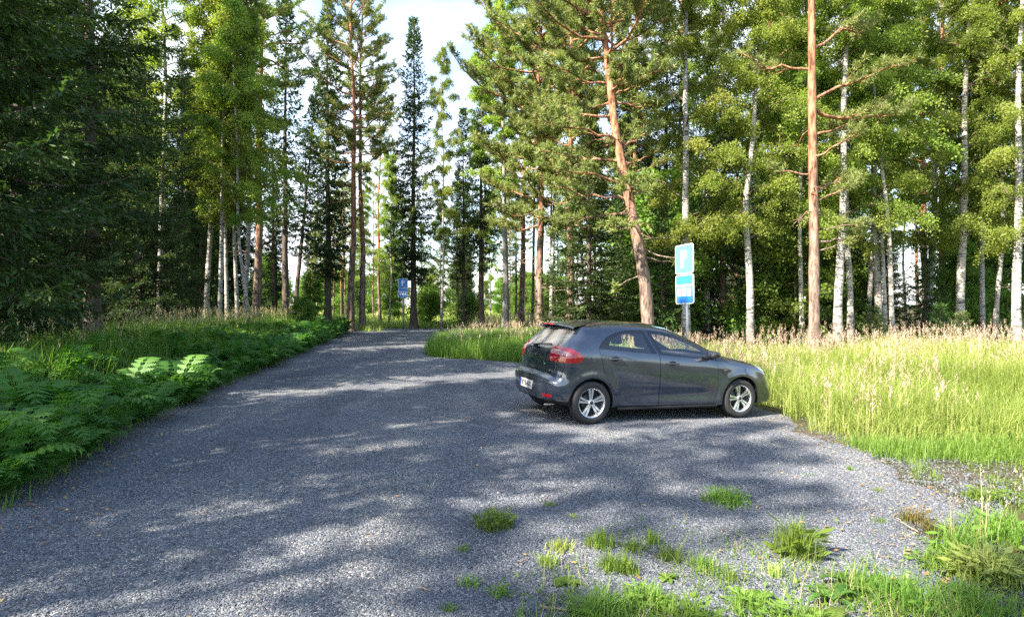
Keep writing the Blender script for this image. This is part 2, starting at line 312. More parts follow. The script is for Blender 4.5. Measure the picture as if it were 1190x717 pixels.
def grass_all():
    rng = np.random.default_rng(11); acc = Acc()
    inm = lambda x, y: (y > field_front(x)+.15*np.sin(x*4)) & (x > XR(y)+.12+.1*np.sin(y*5)) & (x < .87*y+2)
    # field right of the car
    X, Y = clumpy(rng, 150000, 3.2, 19, 7.2, 18.5, lambda x, y: inm(x, y) & (x > 2.8), 2600, .6); n = len(X)
    hh = rng.uniform(.22, .76, n)*(.7+.3*sst(8, 12, Y))*(.25+.75*sst(-.1, 1.7, Y-field_front(X)+.35*wob(X*1.6, Y))); hh *= (1+.3*wob(X*.9, Y*1.1))
    blades(acc, X, Y, gz(X, Y)-.04, hh, rng.uniform(.005, .011, n), rng, 0, .75, np.clip(rng.normal(.38+.25*wob(X*.4+2, Y*.5)+.2*sst(9, 14, Y), .28, n), 0, 1), .8)
    X, Y = clumpy(rng, 3600, 3.2, 19, 8.3, 19, lambda x, y: inm(x, y) & (wob(x*.5, y*.6+1) > -.5+.75*(y < 11)), 420, .7); n = len(X)
    seedheads(acc, X, Y, gz(X, Y)-.03, rng.uniform(.6, 1.05, n)*(.75+.2*sst(9, 14, Y)), rng, 3, 2)
    # dense heads along the forest edge
    X = rng.uniform(-3, 19, 1700); Y = 14.6+rng.random(1700)*5.2+.12*np.abs(X-6); k = inm(X, Y) & (X > 2.2) & (wob(X*1.1, Y*.9+4) > -.2); X, Y = X[k], Y[k]
    seedheads(acc, X, Y, gz(X, Y)-.03, rng.uniform(.55, 1.1, len(X)), rng, 3, 2)
    tag(acc.obj('meadow_grass', [M['meadow'], M['green_grass'], M['seed'], M['straw']]), 'tall sunlit meadow grass with pinkish seed heads right of the car', 'grass', kind='stuff')
    # grass island behind the car
    acc = Acc()
    X, Y = clumpy(rng, 60000, -3.3, 5, 16, 34, lambda x, y: (x > XR(y)+.1+.15*np.sin(y*4)) & (y > 11) & (x > -3.2) & (y < 33.5), 1500, .6); n = len(X)
    blades(acc, X, Y, gz(X, Y)-.03, rng.uniform(.35, .72, n)*(1-.25*sst(24, 32, Y)), rng.uniform(.008, .018, n), rng, 1, .3, np.clip(rng.normal(.55, .3, n), 0, 1))
    X, Y = clumpy(rng, 1500, -2.6, 6, 18, 33, lambda x, y: (x > XR(y)+.4), 100, .6)
    seedheads(acc, X, Y, gz(X, Y)-.03, rng.uniform(.6, .9, len(X)), rng, 3, 2)
    tag(acc.obj('island_grass', [M['meadow'], M['green_grass'], M['seed'], M['straw']]), 'green grass patch behind the car where the road bends', 'grass', kind='stuff')
    # far verge beyond the bend, with tan heads
    acc = Acc()
    X = rng.uniform(-14, 26, 42000); Y = 40.6+rng.random(42000)**1.3*6; n = len(X)
    blades(acc, X, Y, gz(X, Y)-.03, rng.uniform(.2, .6, n), rng.uniform(.015, .03, n), rng, 0, .4)
    X = rng.uniform(-3.5, 26, 3800); Y = 40.8+rng.random(3800)*3
    seedheads(acc, X, Y, gz(X, Y)-.03, rng.uniform(.6, 1.1, len(X)), rng, 3, 2, .26, 6)
    X = rng.uniform(-16, 4, 16000); Y = 36+rng.random(16000)*7; k = (X < XL(Y)-.1) | ((Y < 39) & (X < -7+np.sin(Y*3)) & (wob(X, Y) > .25)); X, Y = X[k], Y[k]; n = len(X)
    blades(acc, X, Y, gz(X, Y)-.03, rng.uniform(.15, .55, n), rng.uniform(.015, .03, n), rng, 0, .4)
    tag(acc.obj('verge_grass', [M['meadow'], M['green_grass'], M['seed'], M['straw']]), 'tan and green verge grass beyond the bend by the far sign', 'grass', kind='stuff')
    # clearing behind the far trees
    acc = Acc()
    X = rng.uniform(-60, 16, 50000); Y = 48+rng.random(50000)**1.4*50; n = len(X)
    blades(acc, X, Y, gz(X, Y)-.03, rng.uniform(.3, .9, n), rng.uniform(.04, .09, n), rng, 0, .5)
    tag(acc.obj('clearing_grass', [M['meadow']]), 'bright yellow green grass of the clearing seen between far trunks', 'grass', kind='stuff')
    # forest floor plants, right and left
    acc = Acc()
    X = rng.uniform(-26, 30, 110000); Y = 17+rng.random(110000)*26; k = ((X > XR(Y)+2) & (Y > 18.5) & (Y < 33)) | ((X < XL(Y)-2.8)); k &= (wob(X*.8, Y*.8) > -.15); X, Y = X[k], Y[k]; n = len(X)
    P = np.stack([X, Y, gz(X, Y)+rng.uniform(0, .32, n)], -1); D = nrm(rng, n); D[:, 2] = np.abs(D[:, 2])*.6
    V, F = diamonds(P, D, np.array([0, 0, 1.])+.5*nrm(rng, n), rng.uniform(.06, .14, n), rng.uniform(.04, .09, n)); acc.add(V, F, 0, rng.random(n))
    tag(acc.obj('forest_undergrowth', [M['fern']]), 'low leafy undergrowth on the shaded forest floor', 'undergrowth', kind='stuff')
    # left bank grass with seed heads behind the ferns
    acc = Acc()
    X = np.empty(0); Y = 4.5+rng.random(52000)*32; X = XL(Y)+.12-rng.random(52000)**.8*(3.9+.04*Y); n = len(X)
    blades(acc, X, Y, gz(X, Y)-.03, rng.uniform(.3, .75, n)*(.3+.75*sst(-.1, 1.5, XL(Y)-X))*(1+.25*wob(X*1.4, Y*1.1)), rng.uniform(.007, .016, n), rng, 1, .35, np.clip(rng.normal(.4, .25, n), 0, 1))
    Y = 6+rng.random(2000)*30; X = XL(Y)-1.6-rng.random(2000)*2.2; k = rng.random(2000) < .25+.75*sst(11, 18, Y); X, Y = X[k], Y[k]
    seedheads(acc, X, Y, gz(X, Y)-.03, rng.uniform(.75, 1.15, len(X)), rng, 1, 3)
    tag(acc.obj('bank_grass', [M['meadow'], M['green_grass'], M['seed'], M['straw']]), 'shaded green grass with pale seed heads behind the ferns on the bank', 'grass', kind='stuff')
    # mossy short grass in the lower right corner and over the soil strip
    acc = Acc()
    n0 = 26000; Y = 2.5+rng.random(n0)*5.2; X = 1.2+rng.random(n0)*6.5
    e = XR(Y)+.15*np.sin(Y*5)
    path = (np.abs(X-(3.35+.42*(Y-3.2))) < .2) & (Y > 3)
    soil = (Y > 6.0-.1*X) & (Y < 6.75) & (wob(X*1.3, Y*3) < .25) & (rng.random(n0) < .8)
    k = (X > e) & ~path & ~soil & (X < .9*Y+.6); X, Y = X[k], Y[k]; n = len(X)
    tall = (wob(X*1.1+1, Y*1.2) > .15)
    blades(acc, X, Y, gz(X, Y)-.02, rng.uniform(.025, .08, n)*(1+1.2*tall), rng.uniform(.003, .007, n), rng, 1, .6, np.clip(rng.normal(.65, .3, n), 0, 1))
    P = np.stack([X, Y, gz(X, Y)+rng.uniform(0, .04, n)], -1)[::2]; D = nrm(rng, len(P)); D[:, 2] = np.abs(D[:, 2])*.4
    V, F = diamonds(P, D, np.array([0, 0, 1.])+.5*nrm(rng, len(P)), rng.uniform(.015, .05, len(P)), rng.uniform(.01, .025, len(P))); acc.add(V, F, 1, rng.random(len(P)))
    # short growth under the parking verge strip further right
    X = 4.2+rng.random(9000)*8; Y = 6.9+rng.random(9000)*.9; k = (X < .9*Y+.6); X, Y = X[k], Y[k]; n = len(X)
    blades(acc, X, Y, gz(X, Y)-.02, rng.uniform(.06, .22, n), rng.uniform(.005, .01, n), rng, 1, .5)
    tag(acc.obj('short_grass', [M['meadow'], M['green_grass']]), 'short mossy grass and clover in the lower right corner', 'grass', kind='stuff')
    # fallen leaves and bits of litter, mostly along the edges of the gravel
    acc = Acc(); n0 = 2600
    Y = 2.6+rng.random(n0)*14; side = rng.random(n0)
    X = np.where(side < .45, XL(Y)+np.abs(rng.normal(0, .35, n0)), np.where(side < .8, np.minimum(XR(Y), 4.4)-np.abs(rng.normal(0, .5, n0)), rng.uniform(-3.5, 3.5, n0)))
    n = n0; P = np.stack([X, Y, gzg(X, Y)+.012+rng.random(n)*.012], -1); D = nrm(rng, n); D[:, 2] *= .15
    s = rng.uniform(.018, .05, n)
    V, F = diamonds(P, D, np.array([0, 0, 1.])+.25*nrm(rng, n), s, s*rng.uniform(.3, .7, n)); acc.add(V, F, 0, rng.random(n))
    tag(acc.obj('leaf_litter', [M['litter']]), 'brown and yellow fallen leaf bits scattered along the gravel edges', 'fallen leaves', kind='stuff')
def sparse_weeds():
    rng = np.random.default_rng(77); acc = Acc(); n0 = 16000
    px = rng.uniform(600, 1130, n0); py = 560+rng.random(n0)**.6*170
    Y = F_PX*CAMZ/(py-HOR); X = GX(px, Y)
    d = .5+.5*wob(X*2.3+1, Y*2.9)+.35*wob(X*6, Y*7); w = sst(560, 700, py)*sst(600, 720, px+.6*(py-640))
    k = (rng.random(n0) < .75*w*np.clip(d, 0, 1)**1.6); X, Y = X[k], Y[k]; n = len(X)
    blades(acc, X, Y, gz(X, Y)-.01, rng.lognormal(-2.9, .5, n), rng.uniform(.003, .007, n), rng, 1, .7, np.clip(rng.normal(.55, .3, n), 0, 1), .9)
    j = rng.random(n) < .35; P = np.stack([X, Y, gz(X, Y)+rng.uniform(.004, .035, n)], -1)[j]; D = nrm(rng, len(P)); D[:, 2] = np.abs(D[:, 2])*.3; s = rng.uniform(.012, .045, len(P))
    V, F = diamonds(P, D, UP_+.4*nrm(rng, len(P)), s, s*.45); acc.add(V, F, 1, rng.random(len(P)))
    j = rng.random(n) < .10; blades(acc, X[j]+.02, Y[j], gz(X[j], Y[j])-.01, rng.uniform(.05, .16, j.sum()), np.full(j.sum(), .003), rng, 3, 1.2)
    tag(acc.obj('sparse_weeds', [M['meadow'], M['green_grass'], M['seed'], M['straw']]), 'thin grass blades and leaflets growing sparsely through the near gravel', 'weeds', kind='stuff')
UP_ = np.array([0, 0, 1.])
grass_all(); sparse_weeds()

# ---------------------------------------------------------------- ferns
def frond(acc, base, az, ln, rise, rng, np_=16, mat=0, v=.5):
    s = np.linspace(0, 1, np_+1)
    r = ln*(s*.85); z = rise*ln*(np.sin(s*2.1)*.62) - .18*ln*s**3
    d = np.array([math.cos(az), math.sin(az), 0]); sd = np.array([-d[1], d[0], 0])
    path = base+d*r[:, None]+np.array([0, 0, 1])*z[:, None]+sd*(rng.normal(0, .06)*ln*s**2)[:, None]
    V, F = tube(path, np.linspace(.006, .0015, np_+1), 3); acc.add(V, F, mat, v*.5)
    T = unit(np.gradient(path, axis=0)); Up = np.cross(T, sd)*-1
    q = path[2:]; t = T[2:]; ss = s[2:]; wl = ln*.34*np.sin(np.pi*np.clip(ss*.9+.1, 0, 1))**.8*(1-.35*ss)
    for sg in (-1, 1):
        D = sd*sg*.92+t*.38+np.array([0, 0, -.18])
        V, F = diamonds(q, D, Up[2:], wl, wl*.30, .3); acc.add(V, F, mat, np.clip(v+rng.normal(0, .08, len(q)), 0, 1))
        # small leaflets along each pinna break its outline
        k = 5; u = np.linspace(.15, .8, k); P = (q[:, None]+unit(D)[:, None]*(wl[:, None]*u[None])[..., None]).reshape(-1, 3)
        Dd = np.repeat(unit(D), k, 0); Tt = np.repeat(t, k, 0); wv = (wl[:, None]*(.26*(1-u)+.07)[None]).ravel()
        for g in (-1, 1):
            V, F = diamonds(P, Dd*.55+Tt*g*.85, np.repeat(Up[2:], k, 0), wv, wv*.42); acc.add(V, F, mat, np.clip(v+rng.normal(0, .1, len(P)), 0, 1))
def fern_acc(acc, x, y, size, rng, n=8, mat=0):
    base = np.array([x, y, float(gz(x, y))-.02]); a0 = rng.random()*6.28
    for i in range(n):
        frond(acc, base+np.array([0, 0, rng.random()*.06]), a0+i*6.283/n+rng.normal(0, .2), size*rng.uniform(.75, 1.15), rng.uniform(.6, 1.5), rng, 14, mat, np.clip(rng.normal(.5, .22), 0, 1))
def ferns():
    rng = np.random.default_rng(21); acc = Acc(); cnt = 0
    for i in range(900):
        y = 4.6+rng.random()**.9*31; off = -.02+.16*math.sin(y*2.3)*math.sin(y*.9)+rng.random()**1.25*(2.2 if y < 20 else 2.8)
        x = float(XL(y))-off
        if y > 14 and off > 1.6 and rng.random() < .6: continue
        fern_acc(acc, x, y, rng.choice([rng.uniform(.28, .45), rng.uniform(.4, .62), rng.uniform(.55, .85)])*(1 if y < 26 else 1.15), rng, 6); cnt += 1
    tag(acc.obj('fern_undergrowth', [M['fern']]), 'dense bank of shaded ferns along the left edge of the gravel', 'ferns', kind='stuff')
    for px, py, sz, lab in ((38, 512, .9, 'large arching fern with pale lit fronds at the left edge of the photo'),
                            (96, 488, .75, 'bright yellow green fern spilling toward the gravel beside the large arching fern'),
                            (178, 466, .65, 'fern with one pale curved frond leaning onto the gravel edge'),
                            (12, 560, .8, 'dark shaded fern lowest on the left bank')):
        x, y, z = ground_pt(px, py); x = min(x, float(XL(y))-.15)
        a = Acc(); fern_acc(a, x, y, sz, rng, 9)
        for ch in range(len(a.ch)):
            V, F, m_, v_, s_ = a.ch[ch]; a.ch[ch] = (V-np.array([x, y, float(gz(x, y))], np.float32), F, m_, v_, s_)
        tag(a.obj('fern', [M['fern']], loc=(x, y, float(gz(x, y)))), lab, 'fern')
ferns()
# ---------------------------------------------------------------- trees
UP = np.array([0, 0, 1.])
def trunk_path(rng, H, lean=(0, 0), wig=.05, n=14):
    z = np.linspace(0, H, n); ph = rng.random(4)*6.28
    x = lean[0]*z/H+wig*(np.sin(z*.35+ph[0])+.5*np.sin(z*.9+ph[1]))-wig*(np.sin(ph[0])+.5*np.sin(ph[1]))
    y = lean[1]*z/H+wig*(np.sin(z*.3+ph[2])+.5*np.sin(z*.8+ph[3]))-wig*(np.sin(ph[2])+.5*np.sin(ph[3]))
    return np.stack([x, y, z-.25*(z == 0)], -1)
def on_path(path, z):
    return np.stack([np.interp(z, path[:, 2], path[:, 0]), np.interp(z, path[:, 2], path[:, 1]), z], -1)
def trunk_tube(acc, path, r0, r1, mat=0, n=10, flare=1.35):
    t = np.linspace(0, 1, len(path)); r = r0+(r1-r0)*t**.85; r = np.where(t < .02, r*flare, r)
    zz = np.unique(np.concatenate([[path[0, 2]], [.12, .35, .8], np.linspace(1.0, path[-1, 2], 46)])); zz = zz[(zz >= path[0, 2]) & (zz <= path[-1, 2])]
    p = on_path(path, zz); rr = np.interp(zz, path[:, 2], r); rr = np.where(zz < .3, rr*1.12, rr); rr[0] *= flare
    V, F = tube(p, rr, n); K = V.reshape(len(p), n, 3); rg = np.random.default_rng(int(abs(path[-1, 0])*1e4) % 9999)
    K = p[:, None]+(K-p[:, None])*(1+np.clip(rg.normal(0, .05, (len(p), n, 1)), -.1, .1)); V = K.reshape(-1, 3); acc.add(V, F, mat, .5, True)
    return lambda z: np.interp(z, path[:, 2], r)

def gen_spruce(seed, H, z0, Rm, dens=1., spray=(.15, .05), step=.36, nb=(5, 7), droop=.28, tops=1., dead=True, lean=(0, 0), gaps=0.):
    rng = np.random.default_rng(seed); tr = Acc(); cr = Acc(); path = trunk_path(rng, H, lean, .03)
    rad = trunk_tube(tr, path, H*.0105+.02, .012)
    PP, DD, LL, WW, VV, NN = [], [], [], [], [], []
    z = z0
    while z < H-.15:
        t = (z-z0)/(H-z0)
        env = (1-t)**.8*(min(1., .55+t*2.5))
        k = rng.integers(nb[0], nb[1]+1); a0 = rng.random()*6.28
        for b in range(k):
            if rng.random() < gaps: continue
            l = Rm*env*rng.uniform(.62, 1.12)+.12
            az = a0+b*6.283/k+rng.normal(0, .25); pitch = -.28+.95*t*tops+rng.normal(0, .1)
            s = np.linspace(0, 1, 7); r = l*s*math.cos(pitch); dz = l*(math.sin(pitch)*s-droop*(1-t)*s*(1-s*.8)+.16*s**3)
            base = on_path(path, np.array([z+rng.uniform(-.12, .12)]))[0]
            bp = base+np.stack([np.cos(az)*r, np.sin(az)*r, dz], -1)
            V, F = tube(bp, np.linspace(.012+.006*l, .004, 7), 4); tr.add(V, F, 0, .5)
            # drooping side twigs
            m = max(4, int(l/.10*dens)); sp = np.sort(rng.uniform(.10, 1., m))
            T = unit(np.gradient(bp, axis=0)); q = np.stack([np.interp(sp, s, bp[:, i]) for i in range(3)], -1); tt = np.stack([np.interp(sp, s, T[:, i]) for i in range(3)], -1)
            hd = np.array([-math.sin(az), math.cos(az), 0])
            v = np.clip(.35+rng.normal(0, .15)+.25*(sp-.5)+.15*t, 0, 1)
            for sg in (-1, 1):
                tl = (.30*l*(1-sp)**.6*(.4+sp)+.13)*rng.uniform(.6, 1.2, m); tl = np.minimum(tl, .75)
                D = unit(hd*sg*rng.uniform(.5, 1.1, (m, 1))+tt*.75+UP*rng.uniform(-.65, -.05, (m, 1)))
                kk = np.maximum(2, (tl/(spray[0]*.42)).astype(int)); idx = np.repeat(np.arange(m), kk)
                u = rng.random(len(idx))
                P = q[idx]+D[idx]*(tl[idx]*u)[:, None]; P[:, 2] -= .14*(tl[idx]*u)**1.3
                d = unit(D[idx]+rng.normal(0, .5, (len(idx), 3))+UP*-.12)
                PP.append(P); DD.append(d); LL.append(spray[0]*rng.uniform(.7, 1.4, len(idx))); WW.append(spray[1]*rng.uniform(.7, 1.3, len(idx))); VV.append(np.clip(v[idx]+rng.normal(0, .1, len(idx)), 0, 1)); NN.append(UP+.8*nrm(rng, len(idx)))
            P = bp[-1:]; PP.append(np.repeat(P, 3, 0)); DD.append(unit(T[-1]+rng.normal(0, .25, (3, 3)))); LL.append(np.full(3, spray[0]*1.5)); WW.append(np.full(3, spray[1])); VV.append(np.full(3, .7)); NN.append(nrm(rng, 3))
        z += step*rng.uniform(.75, 1.25)*(1 if t < .8 else .7)
    # leader
    n = 24; PP.append(on_path(path, np.linspace(H-.9, H-.05, n))); a = rng.random(n)*6.28; DD.append(np.stack([np.cos(a), np.sin(a), np.full(n, 1.)], -1)); LL.append(np.full(n, .2)); WW.append(np.full(n, .05)); VV.append(np.full(n, .6)); NN.append(nrm(rng, n))
    if dead and z0 > 1:
        for i in range(int(z0*7)):
            zz = rng.uniform(.8, z0+1); az = rng.random()*6.28; l = rng.uniform(.3, 1.5); b = on_path(path, np.array([zz]))[0]
            s = np.linspace(0, 1, 4); V, F = tube(b+np.stack([np.cos(az)*s*l, np.sin(az)*s*l, -.25*l*s+.1*l*s**2], -1), np.linspace(.012, .003, 4), 3); tr.add(V, F, 0, .5)
    V, F = diamonds(np.concatenate(PP), np.concatenate(DD), np.concatenate(NN), np.concatenate(LL), np.concatenate(WW))
    cr.add(V, F, 0, np.concatenate(VV)); return tr, cr

def needles_tufts(rng, P, D, size, k, PP, DD, LL, WW, VV, NN, w=.022):
    n = len(P); P = np.repeat(P, k, 0); D0 = np.repeat(D, k, 0); m = len(P)
    P = P-D0*rng.uniform(0, 1, (m, 1))*size*.9
    d = unit(D0*.75+nrm(rng, m)*.95)
    PP.append(P); DD.append(d); LL.append(size*rng.uniform(.6, 1.15, m)); WW.append(np.full(m, w)); NN.append(nrm(rng, m))
    VV.append(np.clip(np.repeat(np.clip(rng.normal(.5, .2, n), 0, 1), k)+rng.normal(0, .1, m), 0, 1))
def limb(rng, tr, base, az, l, pitch, PP, DD, LL, WW, VV, NN, r=.03, mat=0, bare=.3, tuft=.16, k=9, subs=9, up=.35, w=.022):
    """one pine limb: a crooked bough, side boughs and needle tufts at their ends"""
    s = np.linspace(0, 1, 8); d = np.array([math.cos(az), math.sin(az), 0]); sd = np.array([-d[1], d[0], 0])
    kink = np.cumsum(rng.normal(0, .045, 8))*l; kz = np.cumsum(rng.normal(0, .035, 8))*l
    kink -= kink[0]; kz -= kz[0]
    bp = base+d*(l*s*math.cos(pitch))[:, None]+UP*(l*(math.sin(pitch)*s+up*s**2.2)+kz)[:, None]+sd*kink[:, None]
    V, F = tube(bp, np.linspace(r, r*.25, 8), 6); tr.add(V, F, mat, .5, True)
    T = unit(np.gradient(bp, axis=0)); P, D = [bp[-1]], [T[-1]]
    for i in range(subs):
        u = bare+(1-bare)*(i+rng.random())/subs; q = np.array([np.interp(u, s, bp[:, j]) for j in range(3)]); t = np.array([np.interp(u, s, T[:, j]) for j in range(3)])
        sl = l*(.16+.28*(1-u))*rng.uniform(.6, 1.2); sg = rng.choice([-1, 1]); D1 = unit(t*.6+sd*sg*rng.uniform(.4, 1)+UP*rng.uniform(-.1, .5))
        e = q+D1*sl; mid = (q+e)/2+UP*-.03
        V, F = tube(np.stack([q, mid, e]), [r*.3, r*.22, r*.1], 4); tr.add(V, F, mat, .5)
        nt = max(3, int(sl/.09))
        for j in range(nt):
            uu = .3+.7*(j+rng.random())/nt; dd = unit(D1*.7+nrm(rng, 1)[0]*.7+UP*.3); pp = q+D1*sl*uu+dd*rng.uniform(.05, .22); P.append(pp); D.append(dd)
    needles_tufts(rng, np.array(P), np.array(D), tuft, k, PP, DD, LL, WW, VV, NN, w)
def gen_pine(seed, H, z0, Rm, nl=34, path=None, r0=None, k=9, tuft=.17, subs=9, extra=(), dead=8, w=.024, deadlen=(.4, 1.8)):
    rng = np.random.default_rng(seed); tr = Acc(); cr = Acc()
    path = trunk_path(rng, H, (0, 0), .07) if path is None else path
    r0 = r0 or H*.009+.03; rad = trunk_tube(tr, path, r0, .04)
    A = ([], [], [], [], [], [])
    for i in range(nl):
        t = ((i+rng.random())/nl)**.9; z = z0+(H-z0)*t*.98; az = i*2.4+rng.normal(0, .4)
        l = Rm*(math.sin(math.pi*(.18+.74*t))**.8)*rng.uniform(.55, 1.15)+.3
        limb(rng, tr, on_path(path, np.array([z]))[0], az, l, -.05+.75*t*t+rng.normal(0, .15), *A, r=min(.055, .012+.014*l), k=k, tuft=tuft, subs=subs, w=w)
    for (z, az, l, pitch, up, bare, sb) in extra:
        limb(rng, tr, on_path(path, np.array([z]))[0], az, l, pitch, *A, r=.02+.012*l, k=k+3, tuft=tuft, subs=sb, up=up, bare=bare, w=w)
    for i in range(dead):
        z = rng.uniform(z0*.35, z0*1.05); az = rng.random()*6.28; l = rng.uniform(*deadlen); s = np.linspace(0, 1, 6)
        b = on_path(path, np.array([z]))[0]; kk = np.cumsum(rng.normal(0, .07, (6, 3)), 0)*l; kk[0] = 0
        bp = b+np.stack([np.cos(az)*s*l, np.sin(az)*s*l, rng.uniform(-.5, .3)*l*s], -1)+kk
        V, F = tube(bp, np.linspace(.022, .006, 6), 5); tr.add(V, F, 0, .5, True)
        for _ in range(3):
            j = rng.integers(2, 5); d = nrm(rng, 1)[0]; V, F = tube(np.stack([bp[j], bp[j]+d*l*.2, bp[j]+d*l*.38+UP*-.05]), [.009, .006, .003], 3); tr.add(V, F, 0, .5)
    cat = [np.concatenate(x) for x in A]
    V, F = diamonds(cat[0], cat[1], cat[5], cat[2], cat[3], .4); cr.add(V, F, 0, cat[4]); return tr, cr

def gen_birch(seed, H, z0, Rm, nl=30, leaf=.07, per=55, path=None, r0=None, fork=0, weep=.8, wig=.09, tw=9):
    rng = np.random.default_rng(seed); tr = Acc(); cr = Acc(); path = trunk_path(rng, H, (0, 0), wig) if path is None else path
    trunk_tube(tr, path, r0 or H*.0072+.02, .015, flare=1.25)
    PP, DD, LL, VV = [], [], [], []
    for i in range(nl+nl//3):
        short = i >= nl; t = (((i % nl)+rng.random())/nl)**.85 if not short else rng.random()**1.3*.8; z = z0+(H-z0)*t*.97; az = i*2.4+rng.normal(0, .5)
        l = Rm*(1-t*.8)*rng.uniform(.55, 1.15)*(.35 if short else 1)+.3; pitch = .55+.35*t+rng.normal(0, .18)
        s = np.linspace(0, 1, 7); d = np.array([math.cos(az), math.sin(az), 0]); b = on_path(path, np.array([z]))[0]
        kk = np.cumsum(rng.normal(0, .04, (7, 3)), 0)*l; kk -= kk[0]
        bp = b+d*(l*s*math.cos(pitch))[:, None]+UP*(l*(math.sin(pitch)*s-.45*s**2.5))[:, None]+kk
        V, F = tube(bp, np.linspace(.010+.007*l, .004, 7), 4); tr.add(V, F, 1, .5)
        hv = np.clip(rng.normal(.45, .2), 0, 1)
        for j in range(tw):
            u = .2+.8*(j+rng.random())/tw; q = np.array([np.interp(u, s, bp[:, c]) for c in range(3)]); a2 = az+rng.normal(0, 1.0)
            sl = rng.uniform(.4, 1.0)*(.5+.35*l/max(Rm, .1)); st = np.linspace(0, 1, 5); d2 = np.array([math.cos(a2), math.sin(a2), 0])
            tp = q+d2*(sl*.75*st)[:, None]+UP*(sl*(.22*st-weep*st**2))[:, None]
            V, F = tube(tp, np.linspace(.006, .002, 5), 3); tr.add(V, F, 1, .5)
            n = int(per*rng.uniform(.6, 1.3)*(.6+sl*.5)); uu = rng.uniform(.05, 1.05, n); P = np.stack([np.interp(uu, st, tp[:, c]) for c in range(3)], -1)+rng.normal(0, .085, (n, 3))
            PP.append(P); DD.append(unit(nrm(rng, n)+UP*-.5)); LL.append(leaf*rng.uniform(.7, 1.3, n)); VV.append(np.clip(hv+rng.normal(0, .18, n), 0, 1))
    P = np.concatenate(PP); Ln = np.concatenate(LL)
    V, F = diamonds(P, np.concatenate(DD), nrm(rng, len(P)), Ln, Ln*.72); cr.add(V, F, 0, np.concatenate(VV)); return tr, cr

def curve_path(pts, n=18):
    p = np.array(pts, float); z = np.linspace(p[0, 2], p[-1, 2], n)
    # smooth interpolation through the points
    def cat(zz, c):
        k = np.gradient(p[:, c], p[:, 2]); i = np.clip(np.searchsorted(p[:, 2], zz)-1, 0, len(p)-2); h = p[i+1, 2]-p[i, 2]; t = (zz-p[i, 2])/h
        return (2*t**3-3*t**2+1)*p[i, c]+(t**3-2*t**2+t)*h*k[i]+(-2*t**3+3*t**2)*p[i+1, c]+(t**3-t**2)*h*k[i+1]
    return np.stack([cat(z, 0), cat(z, 1), z], -1)

PROTO = {}
def proto(key, accs, bark, leaf):
    tr, cr = accs; PROTO[key] = (tr.mesh(key+'_trunk', bark), cr.mesh(key+'_crown', leaf))
def build_protos():
    S, B, P = M['bark_spruce'], M['bark_birch'], M['bark_pine']; G = M['bark_grey']
    proto('spruce_skirt', gen_spruce(1, 17, .4, 3.3, 1.25, (.15, .05), .33), [S], [M['spruce']])
    proto('spruce_skirt2', gen_spruce(2, 18, .8, 2.9, 1.15, (.16, .05), .35), [S], [M['spruce']])
    proto('spruce_bare', gen_spruce(3, 18, 2.6, 2.9, 1.0, (.16, .055), .4, gaps=.12), [S], [M['spruce']])
    proto('spruce_slim', gen_spruce(4, 20, 3.6, 1.9, 1.15, (.2, .075), .38, gaps=.1, droop=.5), [S], [M['spruce']])
    proto('spruce_slim2', gen_spruce(5, 20, 4.8, 1.75, 1.1, (.2, .075), .42, gaps=.15, droop=.6), [S], [M['spruce']])
    proto('spruce_thin', gen_spruce(6, 17, 5.5, 1.45, .95, (.2, .075), .45, gaps=.2, droop=.6), [S], [M['spruce']])
    proto('spruce_bushy', gen_spruce(7, 9, .3, 1.75, 1.1, (.15, .05), .28), [S], [M['spruce']])
    proto('spruce_sapling', gen_spruce(8, 2.2, .1, .75, 1.3, (.10, .035), .16, dead=False), [S], [M['spruce_light']])
    proto('pine_tall', gen_pine(11, 21, 10.0, 2.9, 40, k=10, tuft=.24, w=.042, subs=11), [P], [M['pine']])
    proto('pine_tall2', gen_pine(12, 20, 8.0, 2.6, 42, k=10, tuft=.24, w=.042, subs=11), [P], [M['pine']])
    proto('pine_thin', gen_pine(13, 18, 10.5, 2.0, 28, k=10, tuft=.24, w=.042, r0=.13, dead=14, deadlen=(.3, 1.0)), [P], [M['pine']])
    proto('pine_full', gen_pine(14, 19, 4.6, 3.3, 60, k=13, tuft=.22, w=.038, subs=15), [P], [M['pine']])
    proto('birch_tall', gen_birch(21, 19, 6.0, 3.5, 37, .078, 125, r0=.115), [B, S], [M['birch']])
    proto('birch_slim', gen_birch(22, 16, 4.6, 2.3, 38, .078, 115, r0=.085), [B, S], [M['birch']])
    proto('birch_low', gen_birch(23, 18, 3.2, 3.4, 40, .062, 160), [B, S], [M['birch']])
    proto('aspen', gen_birch(24, 21, 7.5, 3.1, 42, .10, 120, r0=.2, weep=.45), [G, S], [M['birch']])
    proto('bush', gen_birch(25, 3.2, .3, 1.3, 26, .075, 60, r0=.03, weep=.3, tw=7), [S, S], [M['bush']])
    proto('bush_low', gen_birch(26, 1.7, .15, 1.0, 22, .07, 55, r0=.02, weep=.3, tw=6), [S, S], [M['bush']])
NAMES = dict(spruce='spruce_tree', pine='pine_tree', birch='birch_tree', aspen='aspen_tree', bush='leafy_bush')
PH = dict(spruce_skirt=17, spruce_skirt2=18, spruce_bare=18, spruce_slim=20, spruce_slim2=20, spruce_thin=17, spruce_bushy=9, spruce_sapling=2.2, pine_tall=21, pine_tall2=20, pine_thin=18, pine_full=19, birch_tall=19, birch_slim=16, birch_low=18, aspen=21, bush=3.2, bush_low=1.7)
_rt = random.Random(5)
